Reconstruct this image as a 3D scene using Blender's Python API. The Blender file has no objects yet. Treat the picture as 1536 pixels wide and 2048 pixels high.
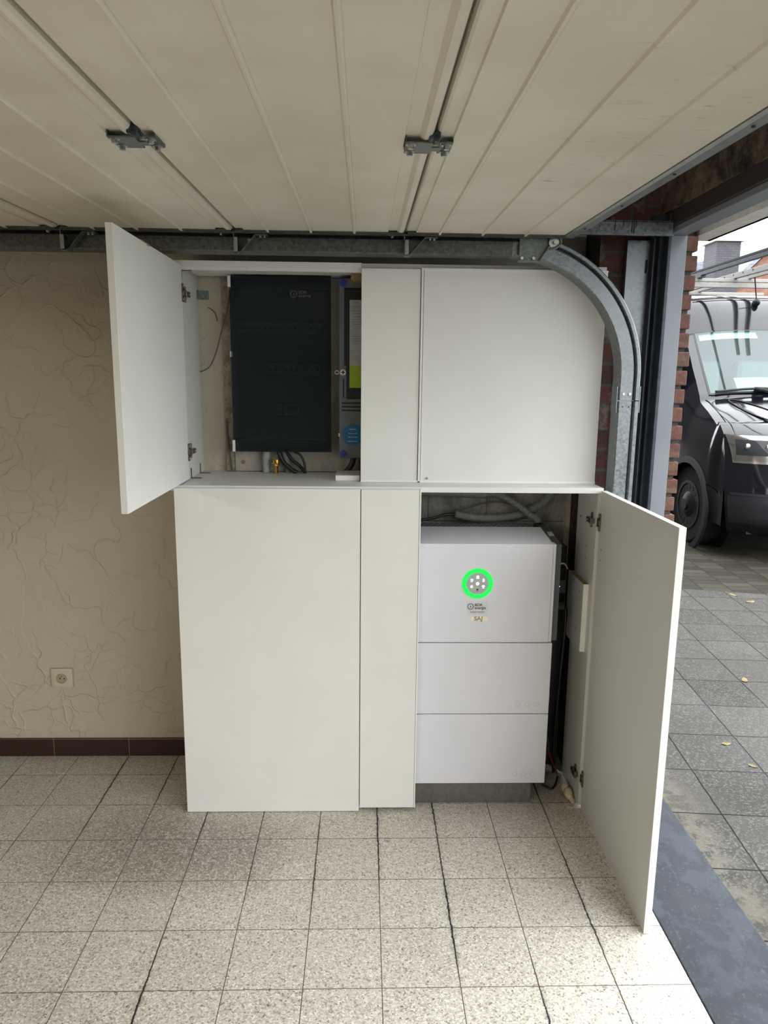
import bpy, bmesh, math, random
from mathutils import Vector, Matrix, Euler
random.seed(7)
PI = math.pi
scene = bpy.context.scene
col = scene.collection

# ------------------------------------------------------------ camera, sky, light, exposure
F_PX, YAW, PITCH, ROLL, CAM_H = 1431.26, 0.0281951, 0.1842394, 0.0111689, 1.5158269
def cam_axes():
    cy, sy = math.cos(YAW), math.sin(YAW)
    f = Vector((sy*math.cos(PITCH), cy*math.cos(PITCH), -math.sin(PITCH)))
    r = Vector((cy, -sy, 0)); u = r.cross(f)
    r2 = r*math.cos(ROLL) + u*math.sin(ROLL); u2 = -r*math.sin(ROLL) + u*math.cos(ROLL)
    return r2, u2, f
cd = bpy.data.cameras.new('camera'); cam = bpy.data.objects.new('camera', cd); col.objects.link(cam)
r_, u_, f_ = cam_axes()
cam.matrix_world = Matrix(((r_.x, u_.x, -f_.x, 0), (r_.y, u_.y, -f_.y, 0), (r_.z, u_.z, -f_.z, CAM_H), (0, 0, 0, 1)))
cd.sensor_fit = 'VERTICAL'; cd.sensor_height = 24.0; cd.lens = F_PX/2048*24.0
cd.clip_start = 0.02; cd.clip_end = 300
scene.camera = cam

w = bpy.data.worlds.new('sky'); scene.world = w; w.use_nodes = True
bg = w.node_tree.nodes['Background']
bg.inputs['Color'].default_value = (0.945, 0.975, 1.0, 1)
# overcast sky: three times brighter overhead than at the horizon
_wn = w.node_tree.nodes; _wl = w.node_tree.links
_tc = _wn.new('ShaderNodeTexCoord'); _sp = _wn.new('ShaderNodeSeparateXYZ'); _mr = _wn.new('ShaderNodeMapRange')
_wl.new(_tc.outputs['Generated'], _sp.inputs[0]); _wl.new(_sp.outputs[2], _mr.inputs[0])
_mr.inputs[1].default_value = 0.0; _mr.inputs[2].default_value = 1.0; _mr.inputs[3].default_value = 2.15; _mr.inputs[4].default_value = 4.4
_wl.new(_mr.outputs[0], bg.inputs['Strength'])
scene.view_settings.view_transform = 'Standard'
scene.view_settings.look = 'None'
scene.view_settings.gamma = 1.0
scene.view_settings.use_curve_mapping = False
scene.view_settings.exposure = 0.76

def area(name, loc, rot, sx, sy, power, color=(1, 1, 1), portal=False):
    l = bpy.data.lights.new(name, 'AREA'); l.shape = 'RECTANGLE'; l.size = sx; l.size_y = sy
    l.energy = power; l.color = color
    if portal: l.cycles.is_portal = True
    o = bpy.data.objects.new(name, l); o.location = loc; o.rotation_euler = rot; col.objects.link(o)
    return o
OPEN_Y0 = -2.4
area('opening_portal', (1.16, (2.48+OPEN_Y0)/2, 1.0), (0, PI/2, 0), 2.0, 2.48-OPEN_Y0, 1, portal=True)
# unseen warm fill light added behind the camera to brighten the interior
area('added_fill_light', (-2.8, -2.9, 2.0), (math.radians(88), 0, math.radians(-20)), 1.3, 0.15, 32, (1.0, 0.92, 0.80))

# ------------------------------------------------------------ materials
class NT:
    def __init__(s, name):
        s.m = bpy.data.materials.new(name); s.m.use_nodes = True
        s.t = s.m.node_tree; s.b = s.t.nodes['Principled BSDF']; s.out = s.t.nodes['Material Output']
    def n(s, typ, props=None, **ins):
        nd = s.t.nodes.new(typ)
        for k, v in (props or {}).items(): setattr(nd, k, v)
        for k, v in ins.items():
            key = int(k[1:]) if k[0] == '_' and k[1:].isdigit() else k.replace('_', ' ')
            s.set(nd.inputs[key], v)
        return nd
    def set(s, inp, v):
        if isinstance(v, bpy.types.NodeSocket): s.t.links.new(v, inp)
        else: inp.default_value = v
    def math(s, op, a, b=0.0, c=0.0, clamp=False):
        nd = s.t.nodes.new('ShaderNodeMath'); nd.operation = op; nd.use_clamp = clamp
        s.set(nd.inputs[0], a); s.set(nd.inputs[1], b); s.set(nd.inputs[2], c); return nd.outputs[0]
    def vmath(s, op, a, b=(0, 0, 0)):
        nd = s.t.nodes.new('ShaderNodeVectorMath'); nd.operation = op
        s.set(nd.inputs[0], a); s.set(nd.inputs[1], b); return nd.outputs[0]
    def scale(s, a, f):
        nd = s.t.nodes.new('ShaderNodeVectorMath'); nd.operation = 'SCALE'
        s.set(nd.inputs[0], a); s.set(nd.inputs[3], f); return nd.outputs[0]
    def ramp(s, f, stops, interp='LINEAR'):
        nd = s.t.nodes.new('ShaderNodeValToRGB'); s.set(nd.inputs[0], f); cr = nd.color_ramp; cr.interpolation = interp
        while len(cr.elements) < len(stops): cr.elements.new(0.5)
        for e, (p, c) in zip(cr.elements, stops):
            e.position = p; e.color = (c, c, c, 1) if isinstance(c, (int, float)) else (*c, 1)
        return nd.outputs[0]
    def mix(s, f, a, b, mode='MIX'):
        nd = s.t.nodes.new('ShaderNodeMix'); nd.data_type = 'RGBA'; nd.blend_type = mode
        s.set(nd.inputs[0], f)
        for i, v in ((6, a), (7, b)):
            if isinstance(v, tuple) and len(v) == 3: v = (*v, 1)
            s.set(nd.inputs[i], v)
        return nd.outputs[2]
    def smooth(s, v, a, b, t0=0.0, t1=1.0):
        nd = s.t.nodes.new('ShaderNodeMapRange'); nd.interpolation_type = 'SMOOTHSTEP'
        for i, x in enumerate((v, a, b, t0, t1)): s.set(nd.inputs[i], x)
        return nd.outputs[0]
    def pos(s): return s.n('ShaderNodeTexCoord').outputs['Object']
    def noise(s, p, sc, det=2.0, rough=0.5, dist=0.0, out=0):
        return s.n('ShaderNodeTexNoise', None, Vector=p, Scale=sc, Detail=det, Roughness=rough, Distortion=dist).outputs[out]
    def vor(s, p, sc, feature='F1', out='Distance', rnd=1.0):
        return s.n('ShaderNodeTexVoronoi', {'feature': feature}, Vector=p, Scale=sc, Randomness=rnd).outputs[out]
    def bump(s, h, strength=0.3, dist=0.01):
        nd = s.n('ShaderNodeBump', None, Height=h, Strength=strength, Distance=dist)
        s.set(s.b.inputs['Normal'], nd.outputs[0])
    def col(s, c):
        s.set(s.b.inputs['Base Color'], (*c, 1) if isinstance(c, tuple) and len(c) == 3 else c)
    def p(s, **k):
        for a, v in k.items(): s.set(s.b.inputs[a.replace('_', ' ')], v)
        return s

def plain(name, c, rough=0.5, metal=0.0, var=0.06, sc=30.0, bump=0.0, **k):
    t = NT(name); P = t.pos()
    nz = t.noise(P, sc, 3.0)
    f = t.smooth(nz, 0.3, 0.7)
    d = tuple(max(0.0, x*(1-var)) for x in c); l = tuple(min(1.0, x*(1+var)) for x in c)
    t.col(t.mix(f, d, l)); t.p(Roughness=rough, Metallic=metal, **k)
    if bump: t.bump(nz, bump, 0.002)
    return t.m

M = {}
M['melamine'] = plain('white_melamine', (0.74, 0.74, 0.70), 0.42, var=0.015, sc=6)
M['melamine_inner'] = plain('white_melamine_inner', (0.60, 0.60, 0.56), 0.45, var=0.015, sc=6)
M['edge'] = plain('white_edge_band', (0.80, 0.80, 0.77), 0.4, var=0.02, sc=20)
M['cream_plastic'] = plain('cream_plastic', (0.55, 0.50, 0.38), 0.35, var=0.02)
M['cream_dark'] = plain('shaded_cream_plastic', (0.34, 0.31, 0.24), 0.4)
M['white_plastic'] = plain('white_plastic', (0.75, 0.75, 0.75), 0.35, var=0.02)
M['dark_plastic'] = plain('dark_plastic', (0.015, 0.017, 0.02), 0.4)
M['black'] = plain('black_matte', (0.008, 0.008, 0.009), 0.6)
M['rubber'] = plain('black_rubber', (0.012, 0.012, 0.013), 0.55, var=0.2)
M['unit'] = plain('lilac_white_coated_steel', (0.70, 0.70, 0.745), 0.34, var=0.012, sc=10)
M['unit_grey'] = plain('mid_grey_coated_steel', (0.20, 0.21, 0.22), 0.4)
M['unit_dark'] = plain('dark_grey_plastic', (0.07, 0.075, 0.08), 0.4)
M['stainless'] = plain('brushed_steel', (0.20, 0.185, 0.16), 0.35, 0.7, var=0.1, sc=60)
M['hinge_metal'] = plain('nickel_hinge_metal', (0.20, 0.17, 0.14), 0.3, 0.9, var=0.3, sc=80)
M['bolt'] = plain('zinc_bolt', (0.42, 0.44, 0.42), 0.28, 1.0, var=0.2, sc=90)
M['chrome'] = plain('chrome', (0.55, 0.53, 0.50), 0.15, 1.0, var=0.1, sc=6)
M['meter_grey'] = plain('meter_box_grey', (0.12, 0.135, 0.14), 0.45)
M['blue'] = plain('blue_plastic', (0.01, 0.04, 0.32), 0.4)
M['sticker'] = plain('pale_sticker', (0.65, 0.65, 0.68), 0.4, var=0.02)
M['sticker_blue'] = plain('blue_sticker', (0.0, 0.12, 0.28), 0.4)
M['paper'] = plain('label_paper', (0.42, 0.43, 0.42), 0.6)
M['lime'] = plain('lime_label', (0.34, 0.46, 0.02), 0.5)
M['ink'] = plain('dark_ink', (0.03, 0.03, 0.035), 0.6)
M['grey_ink'] = plain('grey_ink', (0.14, 0.14, 0.14), 0.6)
M['white_ink'] = plain('white_ink', (0.75, 0.78, 0.8), 0.6)
M['beige_badge'] = plain('pale_badge', (0.85, 0.80, 0.62), 0.3, 0.2)
M['badge_letter'] = plain('bronze_badge_letter', (0.33, 0.28, 0.20), 0.4, 0.3)
M['cable'] = plain('black_cable', (0.012, 0.014, 0.016), 0.45)
M['grey_cable'] = plain('grey_cable', (0.11, 0.10, 0.08), 0.5)
M['white_cable'] = plain('white_cable', (0.65, 0.65, 0.62), 0.5)
M['red_cable'] = plain('red_cable', (0.25, 0.03, 0.02), 0.5)
M['conduit'] = plain('light_grey_conduit', (0.42, 0.43, 0.42), 0.5)
M['conduit_dark'] = plain('grey_conduit', (0.23, 0.235, 0.23), 0.5)
M['brass'] = plain('brass', (0.55, 0.33, 0.08), 0.3, 1.0, var=0.3, sc=150)
M['chipboard'] = plain('raw_chipboard', (0.33, 0.21, 0.11), 0.8, var=0.4, sc=400)
M['foam'] = plain('cream_foam', (0.62, 0.55, 0.38), 0.9, var=0.2, sc=60, bump=0.8)
M['tyre'] = plain('tyre_rubber', (0.006, 0.006, 0.007), 0.8)
M['rim'] = plain('dull_steel_rim', (0.022, 0.020, 0.018), 0.5, 0.3, var=0.3)
M['van_plastic'] = plain('dark_bumper_plastic', (0.008, 0.008, 0.011), 0.5)
M['rack'] = plain('pale_aluminium', (0.30, 0.29, 0.275), 0.45, 0.1, var=0.03)
M['roof_white'] = plain('pale_roof_tiles', (0.55, 0.57, 0.62), 0.6, var=0.1)
M['gutter_white'] = plain('white_board', (0.80, 0.79, 0.76), 0.5, var=0.08)
M['leaf'] = plain('yellow_leaf', (0.20, 0.145, 0.05), 0.6, var=0.3, sc=60)
M['seat'] = plain('pale_grey_upholstery', (0.22, 0.28, 0.27), 0.9)
M['dash'] = plain('dark_dashboard', (0.16, 0.19, 0.19), 0.7)
M['visor'] = plain('pale_sun_visor', (0.80, 0.86, 0.80), 0.8)

def emis(name, c, s):
    t = NT(name); t.col(tuple(x*0.1 for x in c)); t.p(Emission_Color=(*c, 1), Emission_Strength=s, Roughness=0.4); return t.m
M['green_light'] = emis('green_led_ring', (0.0, 1.0, 0.09), 0.62)
M['icon_light'] = emis('lit_white_icon', (0.85, 0.92, 1.0), 1.1)
M['blue_led'] = emis('blue_led', (0.25, 0.4, 1.0), 4.0)

def paint(name, c, rough=0.12):
    t = NT(name); t.col(c); t.p(Roughness=rough, Coat_Weight=0.3, Coat_Roughness=0.04, IOR=1.42)
    return t.m
M['van_paint'] = paint('black_car_paint', (0.004, 0.004, 0.007))

def glass(name, tint, trans, gloss=0.05, refl=0.12):
    t = NT(name); nt = t.t
    tr = t.n('ShaderNodeBsdfTransparent', None, Color=(*tint, 1)).outputs[0]
    gl = t.n('ShaderNodeBsdfGlossy', None, Color=(0.95, 0.97, 1, 1), Roughness=gloss).outputs[0]
    fc = t.n('ShaderNodeLayerWeight', None, Blend=0.5).outputs['Facing']
    f = t.math('ADD', t.math('MULTIPLY', t.math('POWER', fc, 4.0), 0.5), refl, clamp=True)
    mx = t.n('ShaderNodeMixShader', None, Fac=f); t.set(mx.inputs[1], tr); t.set(mx.inputs[2], gl)
    df = t.n('ShaderNodeBsdfDiffuse', None, Color=(*tint, 1)).outputs[0]
    m2 = t.n('ShaderNodeMixShader', None, Fac=1-trans); t.set(m2.inputs[1], mx.outputs[0]); t.set(m2.inputs[2], df)
    nt.links.new(m2.outputs[0], t.out.inputs[0]); return t.m
M['windshield'] = glass('windshield_glass', (0.55, 0.72, 0.69), 0.95, 0.03, 0.055)
M['smoked'] = glass('smoked_door_plastic', (0.30, 0.36, 0.39), 0.96, 0.08, 0.010)
M['lens'] = glass('headlight_lens', (0.85, 0.85, 0.85), 1.0, 0.03, 0.02)

def galv(name, base=(0.22, 0.24, 0.25), dirt=0.3, rough=0.42, metal=0.75):
    t = NT(name); P = t.pos()
    c = t.vor(P, 140, out='Color')
    sp = t.n('ShaderNodeSeparateColor', None, Color=c).outputs[0]
    a = t.mix(sp, tuple(x*0.72 for x in base), tuple(min(1, x*1.3) for x in base))
    n2 = t.noise(P, 9, 5.0)
    a = t.mix(t.smooth(n2, 0.45, 0.8, 0.0, dirt), a, (0.07, 0.065, 0.06))
    t.col(a); t.p(Metallic=metal, Roughness=t.math('ADD', t.math('MULTIPLY', sp, 0.18), rough-0.1)); return t.m
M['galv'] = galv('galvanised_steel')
M['galv_dark'] = galv('darker_galvanised_steel', (0.115, 0.12, 0.115), 0.4)  # darker galvanised tone for the straight rail, stiles and wall brackets
M['zinc_plate'] = galv('zinc_plated_hinge', (0.15, 0.165, 0.155), 0.2)
M['steel_dark'] = plain('dark_and_shaded_steel', (0.040, 0.048, 0.062), 0.45, 0.3, var=0.25)  # dark steel; beside the opening it also paints in the plate's shadow
M['frame_paint'] = plain('pale_blue_grey_lacquer', (0.21, 0.23, 0.26), 0.4, var=0.05, sc=5)
M['alu_profile'] = plain('grey_aluminium_profile', (0.30, 0.31, 0.31), 0.38, 0.7, var=0.08)
M['brown_board'] = plain('brown_grained_fascia', (0.045, 0.035, 0.034), 0.5, var=0.3, sc=120, bump=0.5)
M['grey_board'] = plain('dull_grey_board', (0.42, 0.40, 0.35), 0.7)

def mk_floor():
    t = NT('terrazzo_tiles'); P = t.pos()
    x0, y0, T = 0.0522, 1.5583, 0.2
    jag = t.noise(P, 45, 4.0, 0.7, out=1)
    big = t.noise(P, 2.3, 3.0)
    wide = t.smooth(t.noise(t.vmath('MULTIPLY', P, (5.0, 1.3, 1.0)), 1.0, 2.0), 0.46, 0.62)
    Pd = t.vmath('ADD', P, t.scale(t.vmath('SUBTRACT', jag, (0.5, 0.5, 0.5)), t.math('ADD', 0.0008, t.math('MULTIPLY', wide, 0.013))))
    s = t.n('ShaderNodeSeparateXYZ', None, Vector=Pd)
    u = t.math('DIVIDE', t.math('SUBTRACT', s.outputs[0], x0), T); v = t.math('DIVIDE', t.math('SUBTRACT', s.outputs[1], y0), T)
    def edge(q):
        fr = t.math('FRACT', q); return t.math('MULTIPLY', t.math('MINIMUM', fr, t.math('SUBTRACT', 1.0, fr)), T)
    eu, ev = edge(u), edge(v)
    wu = t.math('ADD', 0.0015, t.math('MULTIPLY', wide, 0.0020))
    ju = t.smooth(eu, t.math('MULTIPLY', wu, 0.5), wu, 1.0, 0.0)
    jv = t.smooth(ev, 0.0007, 0.0018, 1.0, 0.0)
    joint = t.math('MAXIMUM', ju, t.math('MULTIPLY', jv, 0.85))
    cell = t.n('ShaderNodeCombineXYZ', None, X=t.math('FLOOR', u), Y=t.math('FLOOR', v)).outputs[0]
    rnd = t.n('ShaderNodeTexWhiteNoise', {'noise_dimensions': '3D'}, Vector=cell).outputs[0]
    Pc = t.vmath('ADD', P, t.scale(t.noise(P, 160, 2.0, out=1), 0.006))
    vc = t.n('ShaderNodeTexVoronoi', {'feature': 'F1'}, Vector=Pc, Scale=250.0)
    r1 = t.n('ShaderNodeSeparateColor', None, Color=vc.outputs['Color'])
    chip = t.ramp(r1.outputs[0], [(0.0, (0.24, 0.205, 0.15)), (0.08, (0.42, 0.37, 0.29)), (0.25, (0.57, 0.53, 0.44)), (0.5, (0.66, 0.62, 0.53)), (0.8, (0.76, 0.73, 0.64)), (1.0, (0.93, 0.91, 0.83))])
    e = t.vor(Pc, 250.0, 'DISTANCE_TO_EDGE')
    big = t.n('ShaderNodeSeparateColor', None, Color=t.vor(Pc, 95.0, out='Color')).outputs[1]
    binder = t.smooth(e, 0.03, 0.14, 0.35, 0.0)
    c = t.mix(binder, chip, (0.52, 0.48, 0.40))
    dk = t.math('MULTIPLY', t.smooth(big, 0.045, 0.03), t.smooth(t.vor(Pc, 95.0), 0.0035*95, 0.0022*95))
    c = t.mix(t.math('MULTIPLY', dk, 0.8), c, (0.11, 0.09, 0.07))
    c = t.mix(t.math('MULTIPLY', t.math('SUBTRACT', rnd, 0.35), 0.16, clamp=True), c, (0.30, 0.27, 0.23))
    # worn grey traffic stains and grime close to wide joints
    st = t.noise(P, 1.7, 4.0, 0.6)
    sx = t.n('ShaderNodeSeparateXYZ', None, Vector=P)
    dx = t.math('MULTIPLY', t.math('ADD', sx.outputs[0], 0.66), 1.2); dy = t.math('MULTIPLY', t.math('SUBTRACT', sx.outputs[1], 2.12), 2.6)
    spot = t.smooth(t.math('ADD', t.math('ADD', t.math('MULTIPLY', dx, dx), t.math('MULTIPLY', dy, dy)), t.math('MULTIPLY', st, 0.6)), 0.25, 0.85, 1.0, 0.0)
    grain = t.noise(P, 60, 4.0, 0.7)
    stain = t.math('MULTIPLY', t.math('MAXIMUM', t.math('MULTIPLY', spot, 0.85), t.smooth(st, 0.52, 0.75, 0.0, 0.3)), t.smooth(grain, 0.25, 0.7, 0.5, 1.0))
    c = t.mix(t.math('MULTIPLY', t.math('MULTIPLY', stain, 0.95), t.smooth(r1.outputs[0], 0.5, 1.0, 1.0, 0.45)), c, (0.13, 0.115, 0.095))
    far_w = t.smooth(sx.outputs[1], 1.9, 2.5, 0.0, 0.28)  # floor colour darkens towards the back wall
    c = t.mix(t.math('MULTIPLY', far_w, t.smooth(st, 0.3, 0.6, 0.6, 1.0)), c, (0.20, 0.175, 0.14))
    halo = t.math('MULTIPLY', t.smooth(eu, 0.0, 0.018, 0.6, 0.0), wide)
    c = t.mix(t.math('MULTIPLY', halo, t.smooth(grain, 0.4, 0.65)), c, (0.12, 0.11, 0.10))
    c = t.mix(joint, c, t.mix(wide, (0.11, 0.10, 0.08), (0.022, 0.02, 0.018)))
    t.col(c); t.p(Roughness=t.math('ADD', 0.42, t.math('MULTIPLY', joint, 0.4)))
    t.bump(t.math('MULTIPLY', joint, -1.0), 0.5, 0.003)
    return t.m
M['floor'] = mk_floor()

def mk_plaster(name, base, amp=1.0):
    t = NT(name); P = t.pos()
    d1 = t.vmath('SUBTRACT', t.noise(P, 2.6, 3.0, 0.6, out=1), (0.5, 0.5, 0.5))
    Pd = t.vmath('ADD', P, t.scale(d1, 0.42))
    def steps(sc, ds, seed):
        dd = t.vmath('SUBTRACT', t.noise(t.vmath('ADD', P, (seed, seed*2.0, 0)), 3.2, 3.0, 0.62, out=1), (0.5, 0.5, 0.5))
        Q = t.vmath('ADD', t.vmath('ADD', P, t.scale(dd, ds)), (seed, 0, seed))
        cc = t.n('ShaderNodeSeparateColor', None, Color=t.n('ShaderNodeTexVoronoi', {'feature': 'SMOOTH_F1'}, Vector=Q, Scale=sc, Smoothness=0.10).outputs['Color']).outputs[0]
        e_ = t.vor(Q, sc, 'DISTANCE_TO_EDGE')
        return cc, e_
    ca, ea = steps(5.2, 0.40, 1.7); cb_, eb = steps(9.5, 0.30, 5.3)
    m1 = t.smooth(t.noise(P, 5, 2.0), 0.46, 0.62); m2 = t.smooth(t.noise(P, 3.4, 2.0, 0.5), 0.50, 0.62)
    ra = t.math('MULTIPLY', t.smooth(ea, 0.0, 0.035, 1.0, 0.0), m1); rb = t.math('MULTIPLY', t.smooth(eb, 0.0, 0.05, 1.0, 0.0), m2)
    sa = ca
    h = t.math('ADD', t.math('MULTIPLY', sa, 0.30), t.math('MULTIPLY', cb_, 0.16))
    h = t.math('ADD', h, t.math('ADD', t.math('MULTIPLY', ra, 0.22), t.math('MULTIPLY', rb, 0.20)))
    rough = t.math('MULTIPLY', t.noise(P, 38, 4.0, 0.6), t.smooth(t.noise(P, 6, 2.0), 0.5, 0.65, 0.05, 0.30))
    h = t.math('ADD', h, rough)
    c = t.mix(t.smooth(t.noise(P, 1.4, 3.0), 0.3, 0.7), tuple(x*0.93 for x in base), base)
    t.col(c); t.p(Roughness=0.62); t.bump(h, 0.55*amp, 0.024); return t.m
M['plaster'] = mk_plaster('trowelled_plaster', (0.50, 0.445, 0.35))
M['plaster_inner'] = mk_plaster('white_rough_plaster', (0.58, 0.56, 0.50), 0.8)

def mk_panel():
    t = NT('stucco_embossed_cream_steel'); P = t.pos()
    h = t.noise(P, 190, 2.0, 0.5, 0.6)
    mott = t.noise(P, 5, 4.0)
    c = t.mix(t.smooth(mott, 0.3, 0.7), (0.66, 0.615, 0.505), (0.73, 0.69, 0.585))
    # grey scuffs on the bottom section
    s = t.n('ShaderNodeSeparateXYZ', None, Vector=P)
    reg = t.math('MULTIPLY', t.smooth(s.outputs[0], 0.30, 0.42), t.smooth(t.math('ABSOLUTE', t.math('ADD', s.outputs[1], 0.85)), 0.1, 0.6, 1.0, 0.0))
    st = t.noise(t.vmath('MULTIPLY', P, (12.0, 60.0, 1.0)), 1.0, 4.0, 0.65)
    f = t.math('MULTIPLY', reg, t.smooth(st, 0.60, 0.72, 0.0, 0.75))
    st2 = t.noise(t.vmath('MULTIPLY', P, (4.0, 50.0, 1.0)), 1.0, 3.0)
    f2 = t.math('MULTIPLY', t.smooth(s.outputs[0], 0.2, 0.4), t.smooth(st2, 0.64, 0.75, 0.0, 0.25))
    c = t.mix(t.math('MAXIMUM', f, f2), c, (0.16, 0.15, 0.14))
    t.col(c); t.p(Roughness=0.45); t.bump(h, 0.35, 0.0016); return t.m
M['panel'] = mk_panel()
M['panel_trim'] = plain('smooth_cream_steel', (0.62, 0.58, 0.48), 0.4, var=0.03)
M['panel_light'] = plain('cream_lip', (0.68, 0.66, 0.57), 0.4, var=0.03)

def mk_brick(name, dirty=0.0):
    t = NT(name); P = t.pos()
    s = t.n('ShaderNodeSeparateXYZ', None, Vector=P)
    cell = t.math('FLOOR', t.math('DIVIDE', s.outputs[2], 0.0635))
    r = t.n('ShaderNodeTexWhiteNoise', {'noise_dimensions': '1D'}, W=cell).outputs[0]
    n1 = t.noise(P, 60, 5.0, 0.7)
    c = t.mix(r, (0.155, 0.062, 0.044), (0.19, 0.11, 0.075))
    c = t.mix(t.smooth(n1, 0.35, 0.7), t.mix(0.5, c, (0.06, 0.03, 0.025)), c)
    if dirty: c = t.mix(t.smooth(t.noise(P, 9, 5.0, 0.7), 0.4, 0.6, 0.0, dirty), c, (0.30, 0.27, 0.23))
    t.col(c); t.p(Roughness=0.85); t.bump(n1, 0.6, 0.006); return t.m
M['brick'] = mk_brick('red_brick')
M['mortar'] = plain('grey_mortar', (0.07, 0.065, 0.06), 0.9, var=0.25, sc=90, bump=0.6)

def mk_oldbrick():
    t = NT('paint_spotted_red_brick'); P = t.pos()
    mp = t.n('ShaderNodeMapping', None, Vector=P, Rotation=(PI/2, 0, 0)).outputs[0]
    b = t.n('ShaderNodeTexBrick', None, Vector=mp, Color1=(0.075, 0.022, 0.016, 1), Color2=(0.045, 0.016, 0.012, 1), Mortar=(0.05, 0.045, 0.04, 1), Scale=1.0)
    b.inputs['Mortar Size'].default_value = 0.006; b.inputs['Brick Width'].default_value = 0.2; b.inputs['Row Height'].default_value = 0.075
    n = t.noise(P, 11, 6.0, 0.75)
    c = t.mix(t.smooth(n, 0.52, 0.62, 0.0, 0.8), b.outputs[0], (0.12, 0.105, 0.088))
    c = t.mix(t.smooth(t.noise(P, 24, 4.0), 0.58, 0.68, 0.0, 0.9), c, (0.015, 0.013, 0.012))
    t.col(c); t.p(Roughness=0.85); t.bump(t.math('ADD', n, b.outputs[1]), 0.6, 0.01); return t.m
M['old_brick'] = mk_oldbrick()

def mk_concrete(name, a, b, sc=4.0, bump=0.6, rough=0.9):
    t = NT(name); P = t.pos()
    n1 = t.noise(t.vmath('MULTIPLY', P, (4.0, 1.6, 2.0)), sc, 7.0, 0.78, 0.4); n2 = t.noise(P, sc*9, 4.0, 0.7)
    t.col(t.mix(t.smooth(t.math('ADD', t.math('MULTIPLY', n1, 0.75), t.math('MULTIPLY', n2, 0.25)), 0.38, 0.62), a, b))
    t.p(Roughness=rough); t.bump(t.math('ADD', n1, n2), bump, 0.012); return t.m
M['soffit'] = mk_concrete('stained_raw_concrete', (0.012, 0.010, 0.008), (0.20, 0.15, 0.095), 2.4)
M['concrete'] = mk_concrete('plain_concrete', (0.30, 0.29, 0.27), (0.42, 0.41, 0.38), 3.0, 0.2)
M['painted_block'] = mk_concrete('grimy_painted_blockwork', (0.20, 0.19, 0.16), (0.38, 0.36, 0.31), 3.0, 0.4)
M['batten'] = mk_concrete('flaking_painted_wood', (0.22, 0.16, 0.10), (0.46, 0.40, 0.31), 9.0, 0.5)
M['board_paint'] = mk_concrete('scuffed_white_board', (0.34, 0.31, 0.26), (0.46, 0.43, 0.37), 4.0, 0.15)

def mk_bluestone():
    t = NT('bluestone'); P = t.pos()
    n = t.noise(P, 5, 5.0, 0.6, 0.5); sp = t.vor(P, 180, out='Color')
    g = t.n('ShaderNodeSeparateColor', None, Color=sp).outputs[0]
    n = t.math('ADD', t.math('MULTIPLY', n, 0.8), t.math('MULTIPLY', t.noise(t.vmath('MULTIPLY', P, (22.0, 7.0, 1.0)), 1.0, 4.0, 0.7), 0.2))
    c = t.mix(t.smooth(n, 0.455, 0.545), (0.027, 0.031, 0.041), (0.052, 0.060, 0.076))
    scr = t.noise(t.vmath('MULTIPLY', P, (30.0, 9.0, 1.0)), 1.0, 3.0, 0.7)
    c = t.mix(t.smooth(scr, 0.58, 0.66, 0.0, 0.35), c, (0.075, 0.085, 0.095))
    c = t.mix(t.smooth(g, 0.92, 1.0, 0.0, 0.4), c, (0.09, 0.10, 0.11))
    t.col(c); t.b.inputs['Specular IOR Level'].default_value = 0.22; t.p(Roughness=t.smooth(n, 0.38, 0.6, 0.45, 0.7)); t.bump(n, 0.1, 0.004); return t.m
M['bluestone'] = mk_bluestone()

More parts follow.
